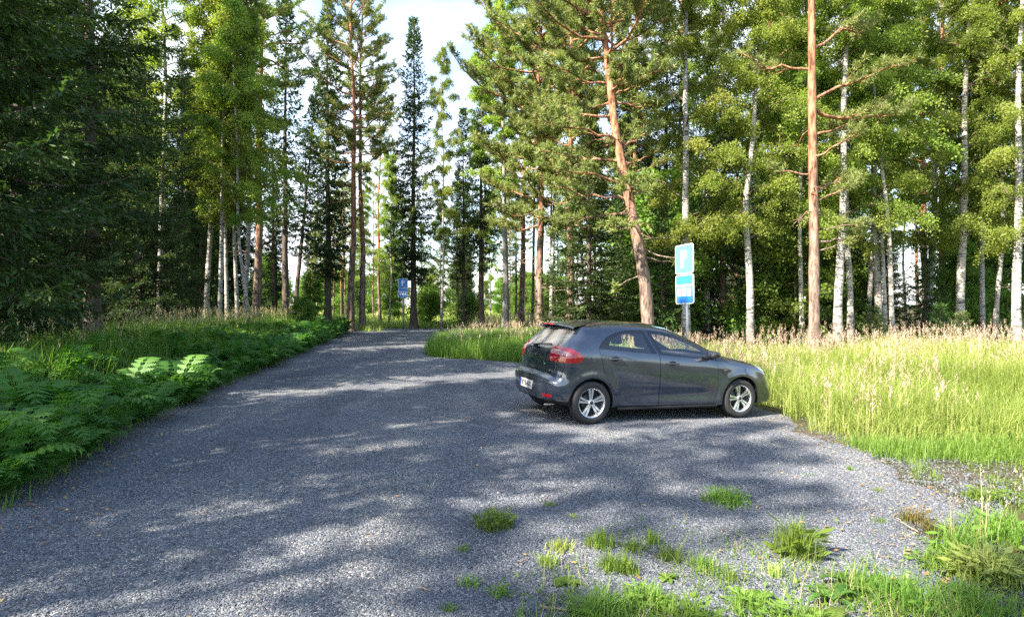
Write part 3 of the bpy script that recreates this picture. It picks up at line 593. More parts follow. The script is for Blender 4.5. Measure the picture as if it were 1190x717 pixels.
def tree(key, x, y, H, label, group, rz=None, lean=(0, 0), wide=1., z=None):
    kind = key.split('_')[0]; nm = NAMES[kind]
    if key == 'spruce_sapling': nm = 'spruce_sapling'
    o = empty(nm, (x, y, float(gz(x, y)) if z is None else z)); s = H/PH.get(key, H)
    o.scale = (s*wide, s*wide, s); o.rotation_euler = (lean[1], lean[0], _rt.random()*6.28 if rz is None else rz)
    if lean != (0, 0):
        o.rotation_mode = 'XYZ'; o.rotation_euler = (R(-lean[1]), R(lean[0]), rz or 0)
    cat = 'bush' if kind == 'bush' else ('sapling' if key == 'spruce_sapling' else kind)
    tag(o, label, cat+('' if cat in ('bush', 'sapling') else ' tree'), group)
    tm, cm = PROTO[key]
    t = bpy.data.objects.new('stem' if kind == 'bush' else 'trunk', tm); C.objects.link(t); t.parent = o
    c = bpy.data.objects.new('foliage' if kind == 'bush' else 'crown', cm); C.objects.link(c); c.parent = o
    return o
build_protos()
GF, GL, GR = 'trees at the far end of the gravel', 'trees along the left of the gravel', 'trees along the right of the meadow'
TREES = [
 # key, photo column, distance, height, label, group, options
 ('spruce_skirt', -40, 10.5, 16, 'broad dark spruce cut by the left edge of the photo, boughs down to the ferns', GL, {}),
 ('spruce_skirt2', 20, 13.5, 17, 'dense dark spruce just inside the left edge, hanging boughs over tall grass', GL, {}),
 ('spruce_bare', 108, 15.5, 18, 'large dark spruce on the left whose brown trunk shows halfway up', GL, dict(rz=1.)),
 ('spruce_skirt', 160, 19, 9.5, 'lower shadowed spruce right beside the large dark spruce with visible trunk', GL, {}),
 ('spruce_skirt2', 70, 19.5, 19, 'dark spruce filling the gap behind the two leftmost spruces', GL, {}),
 ('spruce_bare', 212, 22, 10.5, 'dark spruce with a long bare trunk just left of the thin white birches', GL, dict(rz=3., wide=.8)),
 ('spruce_bushy', 234, 27, 8.5, 'short dark spruce behind the base of the thin white birches', GL, {}),
 ('birch_tall', 185, 24, 19, 'bright yellow green birch whose sunlit crown rises over the dark left spruces', GL, {}),
 ('birch_tall', 240, 26, 20, 'tall sunlit birch crown above the thin white stems at left', GL, {}),
 ('birch_slim', 255, 24, 17, 'leftmost of the thin white birch stems at the end of the fern bank', GL, {}),
 ('birch_slim', 264, 25, 16, 'middle white birch stem at the end of the fern bank, standing straight', GL, {}),
 ('birch_slim', 276, 26, 17, 'thin grey birch stem just right of the straight white one', GL, dict(lean=(-1, 0), rz=2.)),
 ('birch_slim', 290, 24, 15, 'thin white birch stem leaning left at the right end of the stem group', GL, dict(lean=(-3, 0), rz=1.)),
 ('pine_tall', 298, 31, 21.5, 'red stemmed pine leaning slightly right beside the thin white birches', GL, dict(lean=(1.5, 0), rz=.5)),
 ('spruce_thin', 318, 34, 12, 'small slender spruce standing just right of the leaning red pine', GF, {}),
 ('spruce_thin', 333, 33, 18, 'thin dark trunked spruce against the bright gap at left', GF, {}),
 ('spruce_thin', 342, 34, 13, 'skinny dark stem leaning right across the bright gap at left', GF, dict(lean=(5, 0), rz=.5)),
 ('spruce_slim', 381, 37, 20.3, 'tall spire topped dark spruce left of the paired pines', GF, {}),
 ('pine_tall2', 408, 36, 21.5, 'left and thicker of the two close pines at the road end', GF, {}),
 ('pine_tall', 421, 38, 19.8, 'right and slimmer of the two close pines at the road end', GF, {}),
 ('pine_thin', 442, 45, 17, 'thin pine stem left of the far parking sign', GF, {}),
 ('birch_slim', 452, 44, 13, 'slight pale birch directly left of the far parking sign', GF, {}),
 ('spruce_slim', 481, 40, 20.6, 'tall pointed spruce standing alone right behind the far parking sign', GF, dict(rz=2.2)),
 ('birch_tall', 513, 35.5, 16.8, 'birch with a straight pale grey trunk right of the far parking sign', GF, dict(rz=.3, wide=.8)),
 ('spruce_slim2', 538, 41, 15, 'dark narrow spruce just right of the straight pale birch', GF, {}),
 ('spruce_slim2', 560, 38, 17, 'dark trunked spruce midway between the pale birch and grey aspen', GF, dict(rz=4.)),
 ('aspen', 587, 36, 22.5, 'tall aspen with a thick grey trunk and pale airy crown', GF, {}),
 ('pine_tall2', 606, 41, 20, 'grey brown pine trunk just right of the grey aspen', GF, {}),
 ('pine_thin', 618, 46, 19, 'first thin pine stem right of the grey aspen', GF, {}),
 ('pine_thin', 629, 49, 19, 'slim pine stem in the bright gap left of the bushy dark spruce', GF, {}),
 ('pine_thin', 641, 47, 18, 'slim pine stem nearest the bushy dark spruce, at the gap', GF, {}),
 ('birch_tall', 560, 44, 21, 'pale birch crown behind the dark spruces at the middle', GF, {}),
 ('spruce_bushy', 684, 21.5, 8.0, 'bushy dark spruce with boughs to the ground left of the leaning pine', GR, dict(wide=1.3)),
 ('pine_full', 662, 28, 19.5, 'red trunked pine with long pale boughs behind the bushy dark spruce', GR, {}),
 ('pine_full', 628, 31, 21, 'pale needled pine crown between the grey aspen and the leaning pine', GR, {}),
 ('birch_tall', 285, 30, 21, 'yellow green birch crown leaning over the red stemmed pine', GL, {}),
 ('birch_tall', 640, 33, 20, 'pale leaved birch left of the red trunked pine', GR, {}),
 ('spruce_bushy', 722, 25, 6.5, 'small dark spruce at the foot of the leaning pine', GR, {}),
 ('spruce_skirt2', 775, 30, 17, 'dark spruce standing in shade behind the near parking sign', GR, {}),
 ('spruce_skirt', 735, 33, 16, 'shaded spruce deep behind the leaning pine', GR, {}),
 ('birch_low', 798, 20.5, 19, 'white birch rising right behind the near parking sign', GR, dict(rz=2.)),
 ('spruce_bare', 840, 25, 20, 'dark straight trunked spruce right of the near parking sign', GR, dict(wide=.7)),
 ('birch_low', 822, 26, 18, 'leafy birch between the near parking sign and the dark straight trunk', GR, {}),
 ('pine_thin', 893, 27, 17, 'slim reddish pine in shade between the bent birch and the big pine', GR, {}),
 ('birch_slim', 932, 21.5, 17, 'slender white birch directly left of the big orange pine', GR, dict(rz=1.3)),
 ('birch_low', 975, 19.5, 18, 'white birch close right of the big orange pine', GR, dict(rz=.7)),
 ('birch_tall', 989, 21, 19, 'second white birch right of the big orange pine, half hidden', GR, dict(rz=2.1)),
 ('birch_low', 1020, 22, 17, 'upright grey birch left of the pair of leaning birches', GR, {}),
 ('birch_slim', 1029, 21.5, 16, 'left stem of the two birches leaning right', GR, dict(lean=(6, 0), rz=1.)),
 ('birch_slim', 1039, 20, 16, 'right and brighter stem of the two birches leaning right', GR, dict(lean=(5, 0), rz=2.5)),
 ('pine_tall2', 1097, 28, 20, 'thin reddish pine in the shade left of the white birches at right', GR, dict(wide=.8)),
 ('birch_low', 1117, 22, 19, 'white spotted birch trunk right of the thin reddish pine', GR, dict(lean=(-1.2, 0), rz=.9)),
 ('birch_tall', 1142, 24, 18, 'shaded birch trunk between two white birches near the right edge', GR, {}),
 ('birch_slim', 1156, 22.5, 17, 'slim white birch second from the right edge', GR, dict(rz=3.4)),
 ('birch_low', 1183, 18.5, 17, 'white birch leaning right at the right edge of the photo', GR, dict(lean=(4, 0), rz=1.)),
 ('birch_low', 1080, 25, 19, 'green leaved birch behind the leaning birch pair', GR, {}),
 ('pine_full', 1215, 21, 18, 'dark needled pine reaching in from the right edge', GR, {}),
 ('birch_tall', 1010, 28, 20, 'leafy birch deep behind the two leaning birches', GR, {}),
 ('birch_tall', 900, 30, 20, 'sunlit birch crown far behind the bent birch', GR, {}),
]
for key, px, Y, H, lab, grp, op in TREES:
    tree(key, GX(px, Y), Y, H, lab, grp, **op)

def hero(key, accs, bark, leaf, loc, nm, lab, cat, grp):
    proto(key, accs, bark, leaf); o = empty(nm, loc); tag(o, lab, cat, grp)
    for n_, me in zip(('trunk', 'crown'), PROTO[key]):
        c = bpy.data.objects.new(n_, me); C.objects.link(c); c.parent = o
    return o
# the leaning pine, its trunk curved to the left, with low bare boughs
def pxz(px, py, Y): return (GX(px, Y), 0, CAMZ+(HOR-py)/F_PX*Y)
Y = 19.; bx = GX(756, Y); bz = float(gz(bx, Y))
pts = [(0, 0, -.1)]+[(GX(a, Y)-bx, .1*i, CAMZ+(HOR-b)/F_PX*Y-bz) for i, (a, b) in enumerate(((748, 320), (738, 260), (727, 205), (717, 150), (711, 90), (704, 30)))]+[(GX(694, Y)-bx, .6, 13), (GX(690, Y)-bx, .6, 16)]
path = curve_path(pts)
ex = [(5.0, 3.0, 2.6, .12, .1, .35, 9), (4.6, 2.7, 2.2, -.02, .05, .45, 8), (5.6, 3.5, 2.4, .15, .1, .3, 10), (6.3, 2.9, 2.6, .15, .1, .25, 12), (7.0, 3.4, 2.6, .1, .15, .25, 12), (4.2, 4.0, 1.7, .05, .1, .4, 8), (6.8, .2, 1.5, .2, .2, .3, 9), (5.2, .3, 1.0, .1, .2, .3, 7), (7.8, 3.0, 2.4, .15, .2, .2, 13), (3.3, .15, 1.3, -.1, -.05, .8, 4), (3.6, -.2, 1.5, -.35, .1, .9, 3), (2.7, 2.9, .9, -.2, -.2, .8, 3), (8.4, .4, 1.7, .2, .2, .2, 11), (5.0, 4.6, 1.8, .1, .1, .3, 9)]
hero('leaning_pine', gen_pine(31, 15.8, 8.0, 2.6, 50, path=path, r0=.225, extra=ex, k=16, subs=18, tuft=.20, w=.03, dead=9), [M['bark_pine']], [M['pine']], (bx, Y, bz), 'pine_tree',
     'big pine leaning left with a thick orange trunk and crooked bare boughs', 'pine tree', GR)
# big straight pine right of the car's nose
Y = 17.5; bx = GX(946, Y); bz = float(gz(bx, Y)); pts = [(0, 0, -.1), (.0, 0, 2.5), (-.03, 0, 5), (-.08, 0, 8), (-.1, 0, 11), (0, 0, 17), (.1, 0, 20)]
ex = [(7.4, .12, 3.1, .14, .05, .18, 20), (7.6, -.25, 2.4, .25, .05, .25, 14), (3.9, .15, 1.5, .1, .2, .5, 9), (4.7, -.3, 1.3, .15, .25, .35, 10), (5.0, .5, 1.7, .2, .1, .5, 8), (6.0, -.9, 1.3, .2, .2, .5, 7), (5.5, 3.0, 1.2, .1, .2, .5, 7), (6.6, .3, 2.0, .3, .1, .8, 4), (8.5, 2.9, 2.0, .2, .2, .3, 12), (9.1, .3, 2.6, .2, .1, .3, 13), (3.2, .05, 1.0, .1, .2, .9, 3), (3.5, .3, 1.6, .12, .15, .7, 5)]
hero('big_pine', gen_pine(32, 20, 10.5, 2.6, 32, path=curve_path(pts), r0=.165, extra=ex, k=14, subs=12, tuft=.18, w=.025, dead=6), [M['bark_pine']], [M['pine']], (bx, Y, bz), 'pine_tree',
     'tall straight pine with a bright orange trunk, thickest in the right half', 'pine tree', GR)
# bent birch with a white trunk
Y = 20.; bx = GX(872, Y); bz = float(gz(bx, Y)); pts = [(0, 0, -.1)]+[(GX(a, Y)-bx, 0, CAMZ+(HOR-b)/F_PX*Y-bz) for a, b in ((871, 320), (868, 275), (866, 235), (870, 205))]+[(.25, .2, 9), (.3, .3, 15)]
hero('bent_birch', gen_birch(33, 14.5, 3.6, 3.0, 46, .058, 180, path=curve_path(pts), r0=.14), [M['bark_birch'], M['bark_spruce']], [M['birch']], (bx, Y, bz), 'birch_tree',
     'white birch with a gently bent trunk midway between sign and big pine', 'birch tree', GR)

# bushes and saplings at the meadow's edge
for key, px, Y, H, lab in (
    ('bush', 900, 23, 2.9, 'bright green leafy bush between the bent birch and the big pine'),
    ('bush', 918, 24.5, 2.3, 'low sunlit bush just left of the big orange pine'),
    ('bush', 738, 22.5, 2.6, 'young leafy bush at the foot of the leaning pine'),
    ('bush_low', 704, 22, 1.6, 'low green bush in front of the bushy dark spruce'),
    ('bush', 775, 24, 2.5, 'leafy bush seen left of the near parking sign'),
    ('spruce_sapling', 1014, 19.8, 1.5, 'fresh green spruce sapling before the leaning birch pair'),
    ('spruce_sapling', 1092, 21, 1.5, 'spreading spruce sapling in half shade below the reddish pine'),
    ('spruce_sapling', 1118, 19, 1.3, 'dark spruce sapling at the foot of the white spotted birch'),
    ('bush_low', 860, 24, 1.5, 'low bush between the bent birch and the dark straight trunk'),
    ('bush_low', 500, 43, 2.4, 'low leafy bush between the pointed spruce and the pale birch'),
    ('bush_low', 545, 42, 2.2, 'low leafy bush at the foot of the dark narrow spruce'),
    ('bush', 458, 50, 3.2, 'pale green bush beyond the far parking sign'),
    ('bush', 365, 44, 3.4, 'bright green bush left of the spire topped spruce'),
    ('bush', 645, 38, 3.2, 'leafy bush at the bright gap beside the bushy dark spruce'),
    ('bush_low', 352, 30, 1.4, 'low bright bush where the fern bank ends'),
    ('spruce_sapling', 300, 33, 3.0, 'young spruce at the foot of the leaning red pine')):
    tree(key, GX(px, Y), Y, H, lab, 'bushes and saplings at the forest edge')

# deeper forest: every tree its own object
rf = random.Random(42)
placed = [(GX(px, Y), Y) for _, px, Y, *_ in TREES]
def free(x, y, d):
    return all((x-a)**2+(y-b)**2 > d*d for a, b in placed)
def fill(n, x0, x1, y0, y1, keys, hr, group, lab, d=1.7, ok=None):
    c = t = 0
    while c < n and t < 6000:
        t += 1; x = rf.uniform(x0, x1); y = rf.uniform(y0, y1)
        if abs(x) > .9*y+4 or not free(x, y, d) or (ok and not ok(x, y)): continue
        placed.append((x, y)); key = rf.choice(keys); px = 595+x/y*F_PX
        o = tree(key, x, y, rf.uniform(*hr), lab(key, px), group, wide=rf.uniform(.85, 1.1)); c += 1
def kn(key): return {'spruce': 'spruce', 'pine': 'pine', 'birch': 'birch', 'aspen': 'aspen'}[key.split('_')[0]]
def lab_r(key, px):
    adj = {'spruce': 'dark', 'pine': 'brown stemmed', 'birch': 'pale stemmed', 'aspen': 'grey'}[kn(key)]
    where = 'behind the leaning pine' if px < 790 else 'behind the bent birch' if px < 905 else 'behind the big orange pine' if px < 1000 else 'behind the leaning birch pair' if px < 1075 else 'behind the white birches at the right edge'
    return f'{adj} {kn(key)} in the deep shaded forest {where}'
def lab_l(key, px):
    adj = {'spruce': 'dark', 'pine': 'brown stemmed', 'birch': 'pale stemmed', 'aspen': 'grey'}[kn(key)]
    where = 'behind the leftmost spruces' if px < 110 else 'behind the dark left spruces' if px < 215 else 'behind the thin white birch stems'
    return f'{adj} {kn(key)} in the deep shaded forest {where}'
def lab_c(key, px):
    adj = {'spruce': 'slender dark', 'pine': 'slim brown', 'birch': 'slim pale', 'aspen': 'grey'}[kn(key)]
    where = 'in the bright gap left of the paired pines' if px < 405 else 'behind the far parking sign' if px < 520 else 'behind the row of dark middle spruces' if px < 600 else 'in the bright gap right of the grey aspen'
    return f'{adj} {kn(key)} standing far back {where}'
fill(36, 3, 42, 26, 62, ['spruce_bare', 'spruce_slim', 'spruce_skirt2', 'birch_low', 'birch_tall', 'pine_tall2', 'pine_thin', 'spruce_slim', 'birch_slim', 'spruce_thin'], (15, 21), 'deep forest right of the road', lab_r, 1.6, lambda x, y: x/y > .1)
fill(34, -34, -8, 22, 58, ['spruce_bare', 'spruce_skirt2', 'spruce_slim', 'birch_tall', 'spruce_bare'], (15, 20), 'deep forest left of the road', lab_l, 1.8, lambda x, y: x < float(XL(y))-3.5 and x/y < -.47)
fill(34, -26, 5, 46, 68, ['spruce_thin', 'spruce_slim2', 'pine_thin', 'spruce_slim', 'pine_thin', 'birch_slim'], (9, 15), 'far belt of trees before the clearing', lab_c, 1.3, lambda x, y: -.42 < x/y < .1)
def lab_u(key, px):
    where = 'behind the leaning pine' if px < 790 else 'between the near sign and the bent birch' if px < 880 else 'behind the big orange pine' if px < 1000 else 'behind the leaning birch pair' if px < 1075 else 'among the white birches at the right edge'
    return ('young dark spruce ' if key.startswith('spruce') else 'young leafy tree ')+'under the taller trees '+where
fill(20, 3.5, 30, 22, 40, ['bush', 'spruce_bushy', 'spruce_bushy'], (3.5, 7.5), 'understorey right of the road', lab_u, 1.1, lambda x, y: x/y > .18)
fill(11, 4, 52, 42, 60, ['spruce_bushy', 'spruce_skirt'], (9, 15), 'dense spruces deep in the right forest', lambda key, px: 'dense low spruce closing the view '+lab_r('spruce', px).split('forest ')[1], 1.6, lambda x, y: x/y > .15)
fill(16, -40, -10, 30, 60, ['spruce_bushy', 'spruce_skirt'], (9, 15), 'dense spruces deep in the left forest', lambda key, px: 'dense low spruce closing the view '+lab_l('spruce', px).split('forest ')[1], 1.6, lambda x, y: x/y < -.45)
# bushes and small trees on the far side of the clearing
def lab_f(key, px):
    return 'pale bright bush at the far side of the clearing, '+('left of the far sign' if px < 468 else 'right of the far sign' if px < 560 else 'seen past the grey aspen')
fill(75, -70, 22, 72, 120, ['bush', 'bush'], (4.0, 8.5), 'bushes across the clearing', lab_f, 1.5)
# trees outside the frame that shade the gravel from the left, and stand behind the camera
for i, (x, y, H, k) in enumerate(((-8.8, 5.6, 15, 'birch_slim'), (-9.2, 3.0, 15, 'spruce_slim'), (-8.6, -.4, 13, 'spruce_thin'), (-10.6, .6, 16, 'pine_tall2'), (-12.5, 2.8, 18, 'spruce_slim'), (-9.8, -6.8, 15, 'birch_slim'), (-13.6, -2.6, 15, 'birch_slim'),
        (-13.5, -5.6, 17, 'pine_tall2'), (-11.8, 6.8, 16, 'spruce_slim2'), (-15.5, -1.0, 18, 'spruce_bare'), (-17, 5, 16, 'birch_tall'), (-5.4, -8.2, 15, 'birch_slim'), (-10.4, -9.5, 18, 'spruce_slim'), (-14.5, 9.5, 15, 'spruce_slim'),
        (4, -20, 8, 'spruce_skirt'), (9, -17, 8, 'birch_low'), (-1, -22, 9, 'spruce_skirt2'), (15, -14, 8, 'spruce_skirt'), (21, -6, 8, 'birch_low'), (24, 2, 8, 'spruce_skirt2'))):
    placed.append((x, y))
    tree(k, x, y, H, f'{kn(k)} outside the photo shading the near gravel' if i < 14 else f'{kn(k)} behind the camera mirrored in the car', 'trees around the near end of the lot')
# ---------------------------------------------------------------- the car (x forward from the rear bumper, y left, z up)
def carpaint():
    m, nt, out = newmat('dark_grey_paint')
    p = N(nt, 'ShaderNodeBsdfPrincipled', i_Roughness=.3, i_Metallic=.5); p.inputs['Coat Weight'].default_value = 1; p.inputs['Coat Roughness'].default_value = .03; p.inputs['Coat IOR'].default_value = 1.75
    tc = N(nt, 'ShaderNodeTexCoord'); nz = N(nt, 'ShaderNodeTexNoise', i_Scale=40, i_Detail=1); L(nt, tc.outputs['Object'], nz.inputs['Vector'])
    r = ramp(nt, [(.35, (.030, .040, .060)), (.65, (.032, .043, .064))]); L(nt, nz.outputs[0], r.inputs[0])
    # road dust towards the sills
    sep = N(nt, 'ShaderNodeSeparateXYZ'); L(nt, tc.outputs['Object'], sep.inputs[0])
    n2 = N(nt, 'ShaderNodeTexNoise', i_Scale=6, i_Detail=6); L(nt, tc.outputs['Object'], n2.inputs['Vector'])
    ad = N(nt, 'ShaderNodeMath', operation='MULTIPLY_ADD'); ad.inputs[1].default_value = -1.3; L(nt, sep.outputs[2], ad.inputs[0]); L(nt, n2.outputs[0], ad.inputs[2])
    r2 = ramp(nt, [(-0.0, 0), (.35, .16)]); L(nt, ad.outputs[0], r2.inputs[0])
    mx = N(nt, 'ShaderNodeMix', data_type='RGBA'); L(nt, r2.outputs[0], mx.inputs[0]); L(nt, r.outputs[0], mx.inputs[6]); mx.inputs[7].default_value = (.13, .12, .105, 1)
    L(nt, mx.outputs[2], p.inputs['Base Color'])
    mr = N(nt, 'ShaderNodeMath', operation='MULTIPLY_ADD'); mr.inputs[1].default_value = 1.2; mr.inputs[2].default_value = .03; L(nt, r2.outputs[0], mr.inputs[0]); L(nt, mr.outputs[0], p.inputs['Coat Roughness'])
    L(nt, p.outputs[0], out.inputs[0]); return m
def glassmat(name, tint=(.95, .97, .96), sky_veil=0.):
    m, nt, out = newmat(name)
    t = N(nt, 'ShaderNodeBsdfTransparent'); t.inputs[0].default_value = (*tint, 1)
    g = N(nt, 'ShaderNodeBsdfGlossy', i_Roughness=.0); g.inputs[0].default_value = (1, 1, 1, 1)
    f = N(nt, 'ShaderNodeLayerWeight'); f.inputs[0].default_value = .5; pw = N(nt, 'ShaderNodeMath', operation='POWER'); pw.inputs[1].default_value = 4; L(nt, f.outputs['Facing'], pw.inputs[0]); ml = N(nt, 'ShaderNodeMath', operation='MULTIPLY_ADD'); ml.inputs[1].default_value = .85; ml.inputs[2].default_value = .11; ml.use_clamp = True; L(nt, pw.outputs[0], ml.inputs[0])
    mx = N(nt, 'ShaderNodeMixShader'); L(nt, ml.outputs[0], mx.inputs[0]); L(nt, t.outputs[0], mx.inputs[1]); L(nt, g.outputs[0], mx.inputs[2])
    df = N(nt, 'ShaderNodeBsdfDiffuse'); df.inputs[0].default_value = (.42, .42, .41, 1); m2 = N(nt, 'ShaderNodeMixShader'); m2.inputs[0].default_value = sky_veil; L(nt, mx.outputs[0], m2.inputs[1]); L(nt, df.outputs[0], m2.inputs[2]); L(nt, m2.outputs[0], out.inputs[0])
    return m
PAINT = carpaint(); GLASS = glassmat('tinted_glass'); RGLASS = glassmat('rear_glass', (.45, .48, .48), .22)  # rear pane's grey diffuse layer stands in for the sky's reflection
BLACK = simple('black_plastic', (.010, .010, .011), .75, spec=.25); GLOSSB = simple('gloss_black', (.008, .008, .009), .12, coat=.6); RUBBER = simple('tyre_rubber', (.018, .018, .018), .85, noise=.3, nscale=60)
ALLOY = simple('alloy', (.62, .63, .65), .32, .85); DARKM = simple('brake_metal', (.05, .05, .052), .5, .6); SEATM = simple('seat_cloth', (.025, .025, .028), .9, noise=.25, nscale=80)
REDL = simple('red_lens', (.27, .005, .012), .12, coat=1); CLEARL = simple('clear_lens', (.30, .16, .17), .1, coat=1); LAMP = simple('headlamp_lens', (.55, .58, .62), .08, .3, coat=1)
CHROME = simple('chrome', (.75, .75, .77), .12, 1); WHITEP = simple('plate_white', (.42, .42, .41), .4); PLATEBLUE = simple('plate_blue', (.02, .06, .3), .4); INK = simple('plate_ink', (.015, .015, .015), .5)
GREENB = simple('green_badge', (.25, .6, .38), .3)
LINER = simple('interior_lining', (.03, .03, .032), .9)

def spline(pts, n):
    p = np.array(pts, float); d = np.concatenate([[0], np.cumsum(np.linalg.norm(np.diff(p, axis=0), axis=1))]); t = np.linspace(0, d[-1], n)
    out = np.stack([np.interp(t, d, p[:, i]) for i in range(2)], -1)
    k = 1
    for _ in range(5):                                   # light smoothing that keeps the corners readable
        o = out.copy(); o[k:-k] = .25*out[:-2*k]+.5*out[k:-k]+.25*out[2*k:]; out = o
    return out
TOP = [(.03, .30), (.005, .40), (0, .50), (.004, .595), (.018, .64), (.07, .660), (.108, .672), (.118, .74), (.122, .83), (.13, .93), (.155, 1.01), (.25, 1.10), (.38, 1.225), (.47, 1.325), (.53, 1.375), (.62, 1.395), (.85, 1.418), (1.15, 1.43), (1.5, 1.428), (1.8, 1.41), (2.05, 1.372), (2.3, 1.285), (2.6, 1.15), (2.85, 1.03), (3.03, .95), (3.2, .915), (3.45, .868), (3.7, .80), (3.88, .715), (3.965, .63), (4.02, .53), (4.042, .42), (4.03, .30), (3.97, .21)]
BOT = [(3.97, .21), (3.7, .185), (3.2, .175), (2.0, .17), (.9, .18), (.5, .20), (.18, .235), (.03, .30)]
def belt(x): return np.interp(x, [0, .7, 1.7, 2.6, 3.0, 3.5, 4.1], [1.06, 1.045, .965, .89, .86, .80, .70])
_HG = np.linspace(-.95, .7, 331); _HW = np.interp(_HG, [-.95, -.75, -.62, -.5, -.38, -.22, -.10, -.04, .0, .03, .38, .6], [.77, .80, .825, .838, .848, .861, .858, .85, .838, .817, .60, .47])
_k = np.hanning(27); _k /= _k.sum(); _HW = np.convolve(np.pad(_HW, 13, mode='edge'), _k, 'valid')
def halfw(x, z):
    zb = belt(x); h = z-zb
    w = np.interp(h, _HG, _HW)
    # a pressed line below the belt and a scooped door, both fading to the ends
    w = w+.006*np.exp(-((h+.12)/.018)**2)*np.clip((3.2-x)*2, 0, 1)-.020*np.exp(-((z-.38)/.085)**2)*np.clip((x-1.0)*3, 0, 1)*np.clip((2.85-x)*3, 0, 1)
    # swelling round the wheels
    for c in (.645, 3.215):
        r = np.hypot(x-c, z-.30); w = w+.018*np.exp(-((r-.36)/.07)**2)*(z > .1)
    f = np.clip((x-3.2)/.85, 0, 1); b = np.clip((.62-x)/.62, 0, 1)
    return w*(1-.13*f**2.0)*(1-.07*b**2.2)
def side_D(B):
    """rounding depth from the outline inwards, by place on the outline"""
    x, z = B[:, 0], B[:, 1]
    D = np.full(len(B), .14)
    D = np.where((x > 2.1) & (x < 3.0) & (z > .9), .17, D)
    D = np.where((x >= 3.0) & (z > .75), .13, D); D = np.where((x > 3.8), .42, D)
    D = np.where((x < .52) & (z > 1.0), .20, D); D = np.where((x < .25) & (z <= 1.0), .24, D)
    return np.where((z < .25), .05, D)
def body_shell():
    top = spline(TOP, 330); bot = spline(BOT, 120)[1:-1]; B = np.concatenate([top, bot]); n = len(B)
    D = side_D(B); kk = np.hanning(17); kk /= kk.sum(); D = np.convolve(np.concatenate([D[-8:], D, D[:8]]), kk, 'valid')
    t = np.array([0, .003, .008, .016, .028, .045, .068, .10, .14, .19, .25, .32, .39, .46, .53, .60, .67, .74, .81, .88, .94, 1.])
    Mx = np.clip(np.round(B[:, 0]/.07)*.07, .77, 3.22); Mz = .60+0*Mx
    P = B[:, None]*(1-t)[None, :, None]+np.stack([Mx, Mz], -1)[:, None]*t[None, :, None]
    A0, A1 = B, np.roll(B, -1, 0); seg = A1-A0; q = P.reshape(-1, 2)
    dist = np.empty(len(q)); DD = np.empty(len(q))
    for c in range(0, len(q), 2000):
        v = q[c:c+2000, None]-A0[None]; u = np.clip((v*seg).sum(-1)/np.maximum((seg**2).sum(-1), 1e-9), 0, 1); r = np.linalg.norm(v-u[..., None]*seg, axis=-1)
        dist[c:c+2000] = r.min(1); w = np.exp(-(r-r.min(1, keepdims=True))/.03); DD[c:c+2000] = (w*D[None]).sum(1)/w.sum(1)
    pw = 3.0; g = (1-(1-np.clip(dist/DD, 0, 1))**pw)**(1/pw); y = (halfw(q[:, 0], q[:, 1])*g).reshape(n, -1); y[:, 0] = 0
    m = len(t); V = []
    for sg in (-1, 1): V.append(np.stack([P[..., 0], sg*y, P[..., 1]], -1).reshape(-1, 3))
    F = []
    for i in range(n):
        j = (i+1) % n
        for k in range(m-1):
            a, b, c, d = i*m+k, j*m+k, j*m+k+1, i*m+k+1
            F.append((a, d, c, b)); F.append((a+n*m, b+n*m, c+n*m, d+n*m))
    bm = bmesh.new(); vs = [bm.verts.new(v) for v in np.concatenate(V)]
    for f in F:
        try: bm.faces.new([vs[i] for i in f])
        except ValueError: pass
    bmesh.ops.remove_doubles(bm, verts=bm.verts, dist=.0004)
    bmesh.ops.dissolve_degenerate(bm, edges=bm.edges, dist=.0002)
    bmesh.ops.recalc_face_normals(bm, faces=bm.faces)
    return bm
def inside(poly, a, b):
    c = False; n = len(poly); j = n-1
    for i in range(n):
        xi, yi = poly[i]; xj, yj = poly[j]
        if (yi > b) != (yj > b) and a < (xj-xi)*(b-yi)/(yj-yi)+xi: c = not c
        j = i
    return c
def rounded(poly, r=.03, k=4):
    out = []; n = len(poly)
    for i in range(n):
        p0, p1, p2 = Vector(poly[i-1]), Vector(poly[i]), Vector(poly[(i+1) % n])
        rr = min(r, (p0-p1).length*.45, (p2-p1).length*.45); a = p1+(p0-p1).normalized()*rr; b = p1+(p2-p1).normalized()*rr
        for s in range(k+1):
            t = s/k; out.append(tuple((1-t)**2*a+2*t*(1-t)*p1+t*t*b))
    return out
def offset(poly, d):
    """grow (d > 0) a counter-clockwise or clockwise polygon"""
    n = len(poly); ar = sum(poly[i-1][0]*poly[i][1]-poly[i][0]*poly[i-1][1] for i in range(n)); sg = 1 if ar > 0 else -1; out = []
    for i in range(n):
        p0, p1, p2 = Vector(poly[i-1]), Vector(poly[i]), Vector(poly[(i+1) % n]); e1 = (p1-p0); e2 = (p2-p1)
        n1 = Vector((e1.y, -e1.x)).normalized()*sg; n2 = Vector((e2.y, -e2.x)).normalized()*sg; b = n1+n2
        b = b/max(.5, b.length_squared/2) if b.length > 1e-6 else n1; out.append(tuple(p1+b*d))
    return out
AX = {'xz': (0, 2), 'yz': (1, 2), 'xy': (0, 1)}
